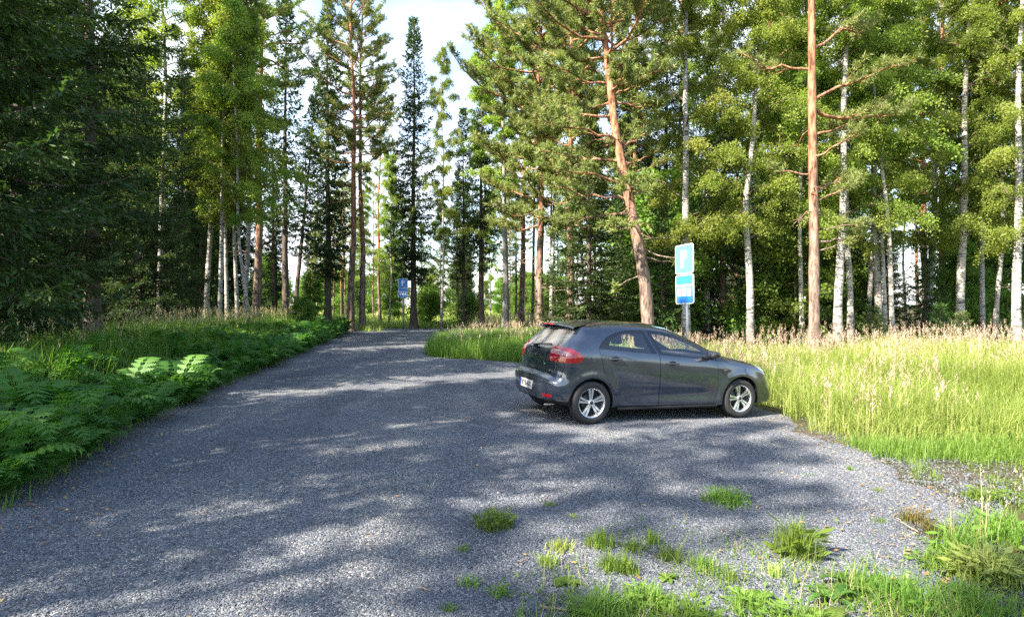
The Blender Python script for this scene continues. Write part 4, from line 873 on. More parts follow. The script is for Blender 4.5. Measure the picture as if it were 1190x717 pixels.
def cut(bm, poly, plane, pred):
    """score the shell along a polygon drawn in one of the three views"""
    i, j = AX[plane]; n = len(poly)
    for a in range(n):
        p, q = poly[a-1], poly[a]; d = Vector((q[0]-p[0], q[1]-p[1]))
        if d.length < 1e-5: continue
        lo = (min(p[0], q[0])-.012, min(p[1], q[1])-.012); hi = (max(p[0], q[0])+.012, max(p[1], q[1])+.012)
        fs = []
        for f in bm.faces:
            c = f.calc_center_median()
            if not pred(c): continue
            us = [v.co[i] for v in f.verts]; ws = [v.co[j] for v in f.verts]
            if max(us) < lo[0] or min(us) > hi[0] or max(ws) < lo[1] or min(ws) > hi[1]: continue
            fs.append(f)
        if not fs: continue
        no = [0, 0, 0]; no[i], no[j] = -d.y, d.x; co = [0, 0, 0]; co[i], co[j] = p
        geom = list({e for f in fs for e in f.edges})+list({v for f in fs for v in f.verts})+fs
        bmesh.ops.bisect_plane(bm, geom=geom, dist=1e-5, plane_co=co, plane_no=no)
def pick(bm, poly, plane, pred):
    i, j = AX[plane]; out = []
    for f in bm.faces:
        c = f.calc_center_median()
        if pred(c) and inside(poly, c[i], c[j]): out.append(f)
    return out
def lift(bm, faces, name, mat, parent, thick=0, smooth=True, push=0):
    """move faces of the shell into an object of their own"""
    nb = bmesh.new(); mp = {}
    bm.normal_update()
    for f in faces:
        for v in f.verts:
            if v not in mp: mp[v] = nb.verts.new(v.co+v.normal*push)
    for f in faces: nb.faces.new([mp[v] for v in f.verts]).smooth = smooth
    bmesh.ops.delete(bm, geom=faces, context='FACES')
    me = bpy.data.meshes.new(name); nb.to_mesh(me); nb.free(); me.materials.append(mat)
    o = bpy.data.objects.new(name, me); C.objects.link(o); o.parent = parent
    if thick:
        s = o.modifiers.new('t', 'SOLIDIFY'); s.thickness = thick; s.offset = -1; me.materials.append(BLACK); s.material_offset_rim = 1; s.material_offset = 1; e = o.modifiers.new('e', 'EDGE_SPLIT'); e.split_angle = R(45)
    return o
def bmobj(bm, name, mat, parent, smooth=True, bevel=0, seg=2):
    if bevel: bmesh.ops.bevel(bm, geom=[e for e in bm.edges if e.calc_face_angle(0) > .5], offset=bevel, segments=seg, affect='EDGES', profile=.6)
    me = bpy.data.meshes.new(name); bm.to_mesh(me); bm.free()
    for p in me.polygons: p.use_smooth = smooth
    me.materials.append(mat); o = bpy.data.objects.new(name, me); C.objects.link(o); o.parent = parent
    return o
def box_bm(bm, c, s, rot=None):
    r = bmesh.ops.create_cube(bm, size=1); M4 = Matrix.Translation(c) @ (rot.to_4x4() if rot else Matrix()) @ Matrix.Diagonal((*s, 1)); bmesh.ops.transform(bm, matrix=M4, verts=r['verts']); return r['verts']
def lathe_bm(bm, prof, n=48, axis_y=0.):
    """revolve (r, y) round the y axis"""
    rings = []
    for r, y in prof: rings.append([bm.verts.new((r*math.cos(a*2*math.pi/n), y, r*math.sin(a*2*math.pi/n))) for a in range(n)])
    for A, B_ in zip(rings, rings[1:]):
        for k in range(n): bm.faces.new((A[k], A[(k+1) % n], B_[(k+1) % n], B_[k]))
def text_mesh(body, size, name, mat, parent, mw, extrude=.002, bold=0.):
    cu = bpy.data.curves.new(name, 'FONT'); cu.body = body; cu.size = size; cu.extrude = extrude; cu.align_x = 'CENTER'; cu.align_y = 'CENTER'; cu.offset = bold
    t = bpy.data.objects.new(name+'_t', cu); C.objects.link(t); dg = bpy.context.evaluated_depsgraph_get(); me = bpy.data.meshes.new_from_object(t.evaluated_get(dg))
    bpy.data.objects.remove(t); bpy.data.curves.remove(cu); me.transform(mw); me.materials.clear(); me.materials.append(mat); me.name = name
    o = bpy.data.objects.new(name, me); C.objects.link(o); o.parent = parent; return o

def build_car():
    car = empty('hatchback_car'); tag(car, 'dark grey five door hatchback parked on the gravel beside the meadow', 'car')
    bm = body_shell()
    anyw = lambda c: True
    # side features
    rear_dlo = rounded([(.735, 1.045), (.80, 1.12), (.92, 1.205), (1.08, 1.265), (1.28, 1.298), (1.575, 1.302), (1.70, .970)], .02, 3)
    rear_gl = rounded([(.90, 1.065), (.955, 1.155), (1.06, 1.215), (1.20, 1.255), (1.52, 1.262), (1.60, .99), (.93, 1.045)], .02, 3)
    front_dlo = rounded([(1.62, 1.302), (1.90, 1.285), (2.12, 1.235), (2.34, 1.155), (2.64, 1.02), (3.00, .845), (2.62, .885), (1.745, .962)], .015, 3)
    front_gl = rounded([(1.69, 1.262), (1.90, 1.245), (2.11, 1.196), (2.33, 1.115), (2.56, 1.005), (2.60, .915), (1.79, .985)], .02, 3)
    tri_gl = rounded([(2.68, .965), (2.93, .862), (2.70, .893)], .012, 3)
    rdoor = rounded([(.735, 1.045), (.80, 1.12), (.92, 1.205), (1.08, 1.262), (1.28, 1.298), (1.60, 1.305), (1.725, .965), (1.755, .28), (1.74, .225), (1.13, .225), (1.03, .40), (.88, .62), (.80, .80)], .03, 3)
    fdoor = rounded([(1.615, 1.305), (1.90, 1.287), (2.12, 1.237), (2.34, 1.157), (2.64, 1.022), (2.70, .99), (2.76, .80), (2.775, .45), (2.74, .225), (1.76, .225), (1.768, .30), (1.738, .96)], .03, 3)
    mk = {}
    for sg in (-1, 1):
        side = lambda c, s=sg: c.y*s > .45
        for key, poly in (('rg', rear_gl), ('fg', front_gl), ('tg', tri_gl), ('rd', rear_dlo), ('fd', front_dlo)): cut(bm, poly, 'xz', side)
        for poly in (rdoor, fdoor): cut(bm, poly, 'xz', side); cut(bm, offset(poly, .0048), 'xz', side)
        for cx in (.645, 3.215):
            cut(bm, [(cx+.342*math.cos(a*math.pi/20), .295+.342*math.sin(a*math.pi/20)) for a in range(40)], 'xz', lambda c, s=sg: c.y*s > .3)
        lamp = rounded([(-.05, .865), (.30, .845), (.44, .855), (.495, .905), (.44, .985), (.32, 1.045), (.20, 1.075), (-.05, 1.08)], .03, 4)
        lampc = rounded([(.10, 1.005), (.18, 1.035), (.25, 1.01), (.30, .975), (.33, .95), (.22, .945), (.15, .965)], .02, 3)
        rearside = lambda c, s=sg: c.y*s > .40 and c.x < .6
        cut(bm, lamp, 'xz', rearside); cut(bm, lampc, 'xz', rearside)
        cut(bm, [(sg*.47, .6), (sg*.47, 1.2), (sg*.4701, 1.2), (sg*.4701, .6)][:2], 'yz', lambda c: c.x < .6)
        head = rounded([(3.50, .80), (3.62, .815), (3.80, .755), (3.93, .655), (3.90, .62), (3.74, .665), (3.58, .735)], .02, 3); cut(bm, head, 'xz', lambda c, s=sg: c.y*s > .42 and c.x > 3.3)
        fog = rounded([(sg*.50, .395), (sg*.70, .405), (sg*.70, .36), (sg*.50, .35)], .012, 3); cut(bm, fog, 'yz', lambda c: c.x < .5)
    rearw = rounded([(-.56, 1.30), (.56, 1.30), (.63, 1.05), (.58, 1.022), (-.58, 1.022), (-.63, 1.05)], .04, 4)
    rp = lambda c: c.x < .58
    cut(bm, rearw, 'yz', rp)
    hatch = rounded([(-.57, .690), (-.49, .80), (-.485, 1.015), (-.655, 1.06), (-.60, 1.362), (.60, 1.362), (.655, 1.06), (.485, 1.015), (.49, .80), (.57, .690)], .03, 3)
    cut(bm, hatch, 'yz', rp); cut(bm, offset(hatch, .0048), 'yz', rp)
    screen = rounded([(2.13, .50), (2.13, -.50), (2.98, -.66), (3.0, 0), (2.98, .66)], .05, 3); tp = lambda c: c.z > .86
    cut(bm, screen, 'xy', tp)
    bon = rounded([(3.06, -.70), (3.45, -.63), (3.82, -.50), (3.86, 0), (3.82, .50), (3.45, .63), (3.06, .70)], .04, 3); bp = lambda c: c.z > .66 and c.x > 2.9
    cut(bm, bon, 'xy', bp); cut(bm, offset(bon, .0048), 'xy', bp)
    diff = [(-.2, .10), (-.2, .315), (.34, .315), (.34, .10)]; cut(bm, diff, 'xz', rp)
    grille = rounded([(-.42, .26), (-.48, .40), (.48, .40), (.42, .26)], .03); cut(bm, grille, 'yz', lambda c: c.x > 3.8)
    # now lift the parts out
    for sg in (-1, 1):
        side = lambda c, s=sg: c.y*s > .45
        seam = [f for poly in (rdoor, fdoor) for f in pick(bm, offset(poly, .0048), 'xz', side) if not (inside(rdoor, f.calc_center_median().x, f.calc_center_median().z) or inside(fdoor, f.calc_center_median().x, f.calc_center_median().z))]
        bmesh.ops.delete(bm, geom=list(dict.fromkeys(seam)), context='FACES')
        tri = pick(bm, tri_gl, 'xz', side); quarter = lift(bm, tri, 'quarter_window', GLASS, car)
        for dn, poly, dlo, gl in (('rear_door', rdoor, rear_dlo, rear_gl), ('front_door', fdoor, front_dlo, front_gl)):
            g = pick(bm, gl, 'xz', side); tr = [f for f in pick(bm, dlo, 'xz', side) if f not in set(g)]
            tr = [f for f in tr if inside(poly, f.calc_center_median().x, f.calc_center_median().z)]
            gset = set(g) | set(tr); pn = [f for f in pick(bm, poly, 'xz', side) if f not in gset]
            panel = [f for f in pn]
            d = lift(bm, panel, dn, PAINT, car, .012)
            g = pick(bm, gl, 'xz', side); lift(bm, g, 'window', GLASS, d)
            tr = [f for f in pick(bm, dlo, 'xz', side) if inside(poly, f.calc_center_median().x, f.calc_center_median().z)]; lift(bm, tr, 'window_frame', GLOSSB, d, .014)
            mk[(dn, sg)] = d
        rest = pick(bm, front_dlo, 'xz', side)
        if rest: lift(bm, rest, 'window_trim', GLOSSB, car, .01)
        for cx in (.645, 3.215):
            arch = [(cx+.342*math.cos(a*math.pi/20), .295+.342*math.sin(a*math.pi/20)) for a in range(40)]
            bmesh.ops.delete(bm, geom=pick(bm, arch, 'xz', lambda c, s=sg: c.y*s > .3), context='FACES')
        rs = lambda c, s=sg: c.y*s > .47 and c.x < .6
        lc = pick(bm, lampc, 'xz', rs); cl = lift(bm, lc, 'reversing_lens', CLEARL, car, push=.002)
        lr = pick(bm, lamp, 'xz', rs); tl = lift(bm, lr, 'tail_light', REDL, car, push=.003, thick=.01); cl.parent = tl
        hl = pick(bm, head, 'xz', lambda c, s=sg: c.y*s > .42 and c.x > 3.3)
        if hl: lift(bm, hl, 'headlight', LAMP, car, push=.002)
        fg = pick(bm, rounded([(sg*.50, .395), (sg*.70, .405), (sg*.70, .36), (sg*.50, .35)], .012, 3), 'yz', lambda c: c.x < .5)
        if fg: lift(bm, fg, 'bumper_reflector', simple('reflector_red', (.3, .01, .015), .25), car)
    seam = [f for f in pick(bm, offset(hatch, .0048), 'yz', rp) if not inside(hatch, f.calc_center_median().y, f.calc_center_median().z)]
    bmesh.ops.delete(bm, geom=list(dict.fromkeys(seam)), context='FACES')
    rw = lift(bm, pick(bm, rearw, 'yz', rp), 'rear_window', RGLASS, car)
    tg = lift(bm, pick(bm, hatch, 'yz', rp), 'tailgate', PAINT, car, .012); rw.parent = tg
    lift(bm, pick(bm, screen, 'xy', tp), 'windscreen', GLASS, car)
    seam = [f for f in pick(bm, offset(bon, .0048), 'xy', bp) if not inside(bon, f.calc_center_median().x, f.calc_center_median().y)]
    bmesh.ops.delete(bm, geom=list(dict.fromkeys(seam)), context='FACES')
    lift(bm, pick(bm, bon, 'xy', bp), 'bonnet', PAINT, car, .012)
    lift(bm, pick(bm, diff, 'xz', rp), 'lower_bumper', BLACK, car)
    lift(bm, pick(bm, grille, 'yz', lambda c: c.x > 3.8), 'grille', BLACK, car)
    allf = list(bm.faces); lift(bm, allf, 'body', PAINT, car, .012)
    bm.free()
    # wheel housings and inner lining
    for cx in (.645, 3.215):
        for sg in (-1, 1):
            b = bmesh.new(); prof = [(.338, .835), (.345, .60), (.33, .52), (.02, .50)]; lathe_bm(b, [(r, sg*y) for r, y in prof], 40)
            bmesh.ops.translate(b, vec=(cx, 0, .295), verts=b.verts); b.verts.ensure_lookup_table()
            bmesh.ops.delete(b, geom=[v for v in b.verts if v.co.z < .20], context='VERTS'); bmobj(b, 'wheel_housing', BLACK, car)
    b = bmesh.new()
    box_bm(b, (1.95, 0, .38), (2.2, 1.36, .03)); box_bm(b, (.62, 0, .72), (.72, 1.0, .03)); box_bm(b, (.98, 0, .58), (.05, 1.2, .36)); box_bm(b, (2.98, 0, .62), (.04, 1.3, .45))
    for sg in (-1, 1): box_bm(b, (1.8, sg*.70, .62), (1.9, .03, .56))
    bmobj(b, 'cabin_lining', LINER, car, False)
    b = bmesh.new(); vs = box_bm(b, (2.74, 0, .80), (.42, 1.30, .24)); bmobj(b, 'dashboard', LINER, car, True, .06, 3)
    for x, y in ((2.0, -.36), (2.0, .36)):
        s = empty('front_seat', (x, y, .42)); s.parent = car
        b = bmesh.new(); box_bm(b, (.10, 0, .10), (.5, .48, .18)); bmobj(b, 'cushion', SEATM, s, True, .05, 3)
        b = bmesh.new(); box_bm(b, (-.19, 0, .33), (.14, .42, .48), Matrix.Rotation(R(-14), 3, 'Y')); bmobj(b, 'backrest', SEATM, s, True, .05, 3)
        b = bmesh.new(); box_bm(b, (-.30, 0, .70), (.09, .25, .17), Matrix.Rotation(R(-10), 3, 'Y')); bmobj(b, 'headrest', SEATM, s, True, .04, 3)
        b = bmesh.new(); [box_bm(b, (-.285, q, .60), (.012, .012, .12)) for q in (-.06, .06)]; bmobj(b, 'headrest_posts', CHROME, s)
    s = empty('rear_seat', (1.15, 0, .42)); s.parent = car
    b = bmesh.new(); box_bm(b, (.1, 0, .08), (.5, 1.2, .16)); bmobj(b, 'cushion', SEATM, s, True, .05, 3)
    b = bmesh.new(); box_bm(b, (-.16, 0, .27), (.14, 1.2, .44), Matrix.Rotation(R(-18), 3, 'Y')); bmobj(b, 'backrest', SEATM, s, True, .05, 3)
    for y in (-.36, .36):
        b = bmesh.new(); box_bm(b, (-.27, y, .56), (.09, .24, .13), Matrix.Rotation(R(-14), 3, 'Y')); bmobj(b, 'headrest', SEATM, s, True, .04, 3)
    b = bmesh.new(); n1, n2 = 28, 8; tv = [[b.verts.new(((.175+.016*math.cos(q*6.2832/n2))*math.cos(p*6.2832/n1), (.175+.016*math.cos(q*6.2832/n2))*math.sin(p*6.2832/n1), .016*math.sin(q*6.2832/n2))) for q in range(n2)] for p in range(n1)]
    for p in range(n1):
        for q in range(n2): b.faces.new((tv[p][q], tv[(p+1) % n1][q], tv[(p+1) % n1][(q+1) % n2], tv[p][(q+1) % n2]))
    box_bm(b, (0, 0, 0), (.3, .05, .02)); box_bm(b, (0, -.08, 0), (.05, .16, .02))
    bmesh.ops.transform(b, matrix=Matrix.Translation((2.44, .36, .88)) @ Matrix.Rotation(R(66), 4, 'Y') @ Matrix.Rotation(R(90), 4, 'Z'), verts=b.verts); bmobj(b, 'steering_wheel', LINER, car)
    # wheels
    for cx in (.645, 3.215):
        for sg in (-1, 1):
            w = empty('wheel', (cx, sg*.765, .295)); w.parent = car
            if sg > 0: w.rotation_euler = (0, 0, math.pi)
            b = bmesh.new(); lathe_bm(b, [(.205, .09), (.225, .098), (.265, .098), (.287, .085), (.295, .05), (.295, -.05), (.287, -.083), (.265, -.094), (.228, -.092), (.206, -.083)], 56)
            bmobj(b, 'tyre', RUBBER, w)
            rim = bmesh.new(); lathe_bm(rim, [(.206, .085), (.19, .07), (.185, -.04), (.190, -.066), (.200, -.080), (.212, -.085), (.213, -.075)], 56)
            hubv = [(.001, -.072), (.032, -.072), (.042, -.066), (.046, -.045), (.046, .0)]; lathe_bm(rim, hubv, 24)
            for k in range(5):
                a = k*2*math.pi/5+math.pi/2+(.06 if cx < 1 else .25)
                for half in (-1, 1):
                    # each spoke: two raised bars that meet at the hub, with a groove between
                    st = [(.036, half*.011, .014, -.058), (.09, half*.0155, .0155, -.062), (.14, half*.021, .018, -.070), (.192, half*.028, .022, -.074)]
                    ring = []
                    for r, o_, w_, y_ in st: ring.append([rim.verts.new((r, yy, zz)) for yy, zz in ((y_+.024, o_-w_), (y_, o_-w_*.75), (y_, o_+w_*.75), (y_+.024, o_+w_))])
                    nv = []
                    for A, B_ in zip(ring, ring[1:]):
                        for q in range(4): rim.faces.new((A[q], A[(q+1) % 4], B_[(q+1) % 4], B_[q]))
                    bmesh.ops.rotate(rim, cent=(0, 0, 0), matrix=Matrix.Rotation(-a, 3, 'Y'), verts=[v for rr in ring for v in rr])
            bmobj(rim, 'rim', ALLOY, w, False)
            cap = bmesh.new(); lathe_bm(cap, [(.001, -.0765), (.022, -.0755), (.027, -.072), (.027, -.068)], 24); bmobj(cap, 'hub_cap', GLOSSB, w)
            br = bmesh.new(); lathe_bm(br, [(.001, .0), (.125, .0), (.13, .012), (.001, .02)], 32); lathe_bm(br, [(.182, .03), (.001, .035)], 24); bmobj(br, 'brake_disc', DARKM, w)
    # mirrors, handles, indicators
    for sg in (-1, 1):
        d = mk[('front_door', sg)]
        b = bmesh.new(); vs = box_bm(b, (2.605, sg*.955, .975), (.115, .215, .135))
        for v in vs:
            if v.co.x > 2.605: v.co.z = .975+(v.co.z-.975)*.62; v.co.y = sg*.955+(v.co.y-sg*.955)*.85
            if abs(v.co.y) > .955: v.co.z = .975+(v.co.z-.975)*.8
        mo = bmobj(b, 'mirror', GLOSSB, d, True, .035, 4)
        b = bmesh.new(); box_bm(b, (2.60, sg*.855, .925), (.07, .13, .05)); bmobj(b, 'mirror_arm', BLACK, mo, True, .015)
        b = bmesh.new(); box_bm(b, (2.547, sg*.958, .972), (.006, .150, .085), Matrix.Rotation(R(-14), 3, 'Y')); bmobj(b, 'mirror_glass', CHROME, mo, True, .002)
        for dn, hx, hz in (('rear_door', .985, .905), ('front_door', 1.945, .835)):
            dd = mk[(dn, sg)]; w = float(halfw(np.array(hx), np.array(hz)))
            b = bmesh.new(); box_bm(b, (hx, sg*(w+.018), hz), (.205, .016, .026)); [box_bm(b, (hx+q, sg*(w+.006), hz), (.03, .03, .022)) for q in (-.082, .082)]
            bmobj(b, 'handle', PAINT, dd, True, .006)
            b = bmesh.new(); r = bmesh.ops.create_uvsphere(b, u_segments=20, v_segments=10, radius=1); bmesh.ops.transform(b, matrix=Matrix.Translation((hx, sg*(w-.003), hz+.004)) @ Matrix.Diagonal((.07, .008, .034, 1)), verts=b.verts); bmobj(b, 'handle_recess', BLACK, dd)
        w = float(halfw(np.array(2.88), np.array(.735))); b = bmesh.new(); box_bm(b, (2.90, sg*(w+.001), .735), (.055, .012, .022)); bmobj(b, 'side_indicator', CLEARL, car, True, .005)
        # sill strip
        b = bmesh.new(); w = .835; box_bm(b, (1.93, sg*.832, .198), (1.72, .03, .035)); bmobj(b, 'sill', BLACK, car, True, .01)
    # spoiler with brake light
    b = bmesh.new(); row = []
    for k in range(13):
        y = -.60+1.2*k/12; q = 1-abs(y/.60)**3; xb = .335+.10*(abs(y)/.6)**2.2; zt = 1.372-.045*(abs(y)/.6)**2.5
        row.append([b.verts.new(p) for p in ((.70, y*.93, zt+.035), (.52, y*.97, zt+.022), (xb, y, zt-.002), (xb+.004, y, zt-.026), (.50, y*.97, zt-.040))])
    for A, B_ in zip(row, row[1:]):
        for q in range(4): b.faces.new((A[q], B_[q], B_[q+1], A[q+1]))
    bmesh.ops.recalc_face_normals(b, faces=b.faces); sp = bmobj(b, 'spoiler', PAINT, tg)
    m_ = sp.modifiers.new('s', 'SUBSURF'); m_.levels = m_.render_levels = 2
    b = bmesh.new(); box_bm(b, (.330, 0, 1.358), (.016, .30, .018)); bmobj(b, 'brake_light', simple('brake_red', (.45, .02, .03), .2, coat=1), sp, True, .004)
    # wiper, emblem, badge, plate on the tailgate
    def on_tail(z):                                       # centre line of the tail at height z
        P = np.array(TOP[:15]); return float(np.interp(z, P[:, 1], P[:, 0]))
    b = bmesh.new(); box_bm(b, (.132, 0, 1.035), (.06, .07, .05)); p0 = Vector((.13, .0, 1.055)); p1 = Vector((.205, -.40, 1.085)); dv = p1-p0; rot = dv.to_track_quat('X', 'Z').to_matrix(); box_bm(b, (p0+p1)/2, (dv.length, .022, .02), rot)
    bmobj(b, 'rear_wiper', BLACK, tg, True, .006)
    def facing(x, y, z, tilt=0, yaw=0):                   # text plane that reads from behind the car
        return Matrix.Translation((x, y, z)) @ Matrix.Rotation(yaw, 4, 'Z') @ Matrix(((0, 0, -1, 0), (-1, 0, 0, 0), (0, 1, 0, 0), (0, 0, 0, 1))) @ Matrix.Rotation(tilt, 4, 'X')
    b = bmesh.new(); bmesh.ops.create_circle(b, cap_ends=True, segments=36, radius=1); bmesh.ops.transform(b, matrix=facing(on_tail(.90)-.008, 0, .90, R(-6)) @ Matrix.Diagonal((.066, .036, 1, 1)), verts=b.verts)
    r = bmesh.ops.extrude_face_region(b, geom=b.faces[:]); bmesh.ops.translate(b, vec=(.012, 0, 0), verts=[v for v in r['geom'] if isinstance(v, bmesh.types.BMVert)]); bmesh.ops.recalc_face_normals(b, faces=b.faces); em = bmobj(b, 'emblem', GLOSSB, tg, False)
    text_mesh('KIA', .042, 'lettering', CHROME, em, facing(on_tail(.90)-.0105, 0, .90, R(-6)), .001)
    text_mesh('eco', .045, 'badge', GREENB, tg, facing(.122, -.36, .80, R(-4), R(-9)), .001)
    b = bmesh.new(); box_bm(b, (-.006, 0, .475), (.012, .46, .125), Matrix.Rotation(R(4), 3, 'Y')); pl = bmobj(b, 'number_plate', WHITEP, car, True, .004)
    b = bmesh.new(); box_bm(b, (-.0135, .21, .475), (.003, .04, .11), Matrix.Rotation(R(4), 3, 'Y')); bmobj(b, 'blue_band', PLATEBLUE, pl, False)
    text_mesh('KYB-815', .10, 'lettering', INK, pl, facing(-.0135, -.02, .477, R(-4)) @ Matrix.Diagonal((.93, 1, 1, 1)), .001, .002)
    b = bmesh.new(); box_bm(b, (.022, 0, .555), (.05, .50, .03)); bmobj(b, 'plate_recess', BLACK, car, True, .008)
    # aerial and exhaust
    b = bmesh.new(); bmesh.ops.create_cone(b, segments=8, radius1=.006, radius2=.003, depth=.22, cap_ends=True); bmesh.ops.transform(b, matrix=Matrix.Translation((.72, 0, 1.50)) @ Matrix.Rotation(R(-50), 4, 'Y'), verts=b.verts); bmobj(b, 'aerial', BLACK, car)
    b = bmesh.new(); bmesh.ops.create_cone(b, segments=16, radius1=.028, radius2=.028, depth=.16); bmesh.ops.transform(b, matrix=Matrix.Translation((.16, -.45, .235)) @ Matrix.Rotation(R(90), 4, 'Y'), verts=b.verts); bmobj(b, 'exhaust_pipe', CHROME, car)
    b = bmesh.new(); box_bm(b, (2.0, 0, .155), (3.2, 1.2, .05)); bmobj(b, 'underside', BLACK, car, False)
    # stand it on the sloping gravel: rear axle ground point, heading, slight pitch down to the front
    head = math.atan2(.35, .937); sx, sy = 1.106, 8.35; off = .858
    rx, ry = sx-math.sin(head)*off, sy+math.cos(head)*off
    z0 = float(gz(sx, sy)); x1, y1 = sx+2.57*math.cos(head), sy+2.57*math.sin(head); z1 = float(gz(x1, y1)); pitch = math.atan2(z0-z1, 2.57)
    zl = float(gz(sx-2*off*math.sin(head), sy+2*off*math.cos(head))); roll = math.atan2(zl-z0, 2*off)
    Mw = Matrix.Translation((rx, ry, (z0+zl)/2+.004)) @ Matrix.Rotation(head, 4, 'Z') @ Matrix.Rotation(pitch, 4, 'Y') @ Matrix.Rotation(roll, 4, 'X') @ Matrix.Translation((-.645, 0, 0))
    car.matrix_world = Mw
    return car
build_car()
# ---------------------------------------------------------------- parking signs
SBLUE = simple('sign_blue', (.04, .22, .68), .35, coat=.3); SPALE = simple('sign_glare_blue', (.10, .42, .60), .35, coat=.3); SWHITE = simple('sign_white', (.8, .82, .82), .4); SBACK = simple('sign_back', (.4, .41, .42), .5, .6); POLE = simple('galvanised_pole', (.45, .46, .47), .45, .7, noise=.15, nscale=40)  # near upper panel: sun glare is put into the paler blue
def rrect(w, h, r, k=5):
    out = []
    for cx, cy, a0 in ((w/2-r, h/2-r, 0), (-w/2+r, h/2-r, 90), (-w/2+r, -h/2+r, 180), (w/2-r, -h/2+r, 270)):
        out += [(cx+r*math.cos(R(a0+90*i/k)), cy+r*math.sin(R(a0+90*i/k))) for i in range(k+1)]
    return out
def slab(bm, poly, y0, y1, cx=0, cz=0):
    a = [bm.verts.new((cx+x, y0, cz+z)) for x, z in poly]; b = [bm.verts.new((cx+x, y1, cz+z)) for x, z in poly]; n = len(poly)
    bm.faces.new(a); bm.faces.new(b[::-1]); [bm.faces.new((a[i-1], a[i], b[i], b[i-1])) for i in range(n)]
    bmesh.ops.recalc_face_normals(bm, faces=bm.faces)
def parking_sign(x, y, rz, zbot, w, h1, h2, top_mat, label, tiltx=0., lean=0.):
    s = empty('parking_sign', (x, y, float(gz(x, y)))); s.rotation_euler = (0, R(lean), rz); tag(s, label, 'sign', 'parking signs')
    H = zbot+h1+h2+.03
    b = bmesh.new(); bmesh.ops.create_cone(b, segments=20, radius1=.03, radius2=.03, depth=H+.3, cap_ends=True); bmesh.ops.translate(b, vec=(0, .0, (H-.3)/2), verts=b.verts); bmobj(b, 'pole', POLE, s)
    y0 = -.05
    for i, (h, zc, mat) in enumerate(((h2, zbot+h2/2, SBLUE), (h1, zbot+h2+.025+h1/2, top_mat))):
        b = bmesh.new(); slab(b, rrect(w, h, .05), y0+.002, y0+.02, 0, zc); pan = bmobj(b, 'sign_panel', SWHITE, s, False)
        b = bmesh.new(); slab(b, rrect(w-.035, h-.035, .04), y0-.002, y0+.004, 0, zc); bmobj(b, 'sign_face', mat, pan, False)
        for q in (-.12, .12):
            b = bmesh.new(); box_bm(b, (0, -.005, zc+q), (.09, .06, .03)); bmobj(b, 'clamp', SBACK, pan, False)
        b = bmesh.new()
        if i == 1:
            # the letter P as a slab with a bowl
            k = h*.30; st = k*.42; n = 10; ro = k*.52; ri = ro-st*.85; zc0 = zc+k-ro
            slab(b, [(-k*.55, -k), (-k*.55+st, -k), (-k*.55+st, k), (-k*.55, k)], y0-.006, y0, 0, zc)
            xo = -k*.55+st
            outer = [(xo, ro)]+[(xo+k*.18+ro*math.sin(t*math.pi/n), ro*math.cos(t*math.pi/n)) for t in range(n+1)]+[(xo, -ro)]
            inner = [(xo, ri)]+[(xo+k*.18+ri*math.sin(t*math.pi/n), ri*math.cos(t*math.pi/n)) for t in range(n+1)]+[(xo, -ri)]
            for t in range(len(outer)-1): slab(b, [outer[t], outer[t+1], inner[t+1], inner[t]], y0-.006, y0, 0, zc0)
            bmobj(b, 'letter', SWHITE, pan, False)
        else:
            # a white bar over three white bays, split by thin blue lines
            zz = zc+h*.13; slab(b, [(-w*.43, -h*.035), (w*.43, -h*.035), (w*.43, h*.035), (-w*.43, h*.035)], y0-.006, y0, 0, zz)
            for q in (-1, 0, 1): slab(b, [(q*w*.265-w*.098, -h*.36), (q*w*.265+w*.098, -h*.36), (q*w*.265+w*.098, -h*.085), (q*w*.265-w*.098, -h*.085)], y0-.006, y0, 0, zz)
            bmobj(b, 'pictogram', SWHITE, pan, False)
    return s
Y = 12.4; x = GX(799.5, Y)
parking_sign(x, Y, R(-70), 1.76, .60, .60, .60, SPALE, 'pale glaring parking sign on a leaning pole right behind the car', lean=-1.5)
Y = 38.8; parking_sign(GX(468.5, Y), Y, R(4), 2.05, .62, .60, .60, SBLUE, 'small deep blue parking sign on a thin pole at the far end of the gravel')

# ---------------------------------------------------------------- weeds, tufts and sticks on the gravel
def gpt(px, py):
    x, y, z = ground_pt(px, py); return x, y, float(gzg(x, y))
def tuft(px, py, h, rad, n, mats, label, seed, w=(.004, .008), lean=.55, leaves=0, seeds=0, mat=0, name='grass_tuft', cat='grass tuft', var=.55):
    rng = np.random.default_rng(seed); x, y, z = gpt(px, py); a = Acc()
    r = rad*np.sqrt(rng.random(n))*rng.choice([.5, 1, 1], n); t = rng.random(n)*6.28
    X, Y_ = r*np.cos(t), r*np.sin(t)
    blades(a, X, Y_, np.full(n, -.01), h*rng.uniform(.45, 1.1, n)*(1.1-.4*r/rad), rng.uniform(*w, n), rng, mat, lean, np.clip(rng.normal(var, .22, n), 0, 1), .8)
    if leaves:
        t = rng.random(leaves)*6.28; P = np.stack([rad*.9*rng.random(leaves)*np.cos(t), rad*.9*rng.random(leaves)*np.sin(t), rng.uniform(.005, h*.6, leaves)], -1)
        D = np.stack([np.cos(t), np.sin(t), rng.uniform(-.2, .6, leaves)], -1); ln = rng.uniform(.25, .55, leaves)*h
        V, F = diamonds(P, D, UP+.4*nrm(rng, leaves), ln, ln*.42); a.add(V, F, mat, np.clip(rng.normal(var, .2, leaves), 0, 1))
    if seeds:
        t = rng.random(seeds)*6.28; seedheads(a, rad*.6*np.cos(t), rad*.6*np.sin(t), np.zeros(seeds), h*rng.uniform(1.3, 2., seeds), rng, 2, 3, .07, 7)
    return tag(a.obj(name, mats, loc=(x, y, z)), label, cat, 'weeds growing through the gravel')
GM = [M['green_grass'], M['meadow'], M['straw'], M['seed'], M['rust_leaf']]
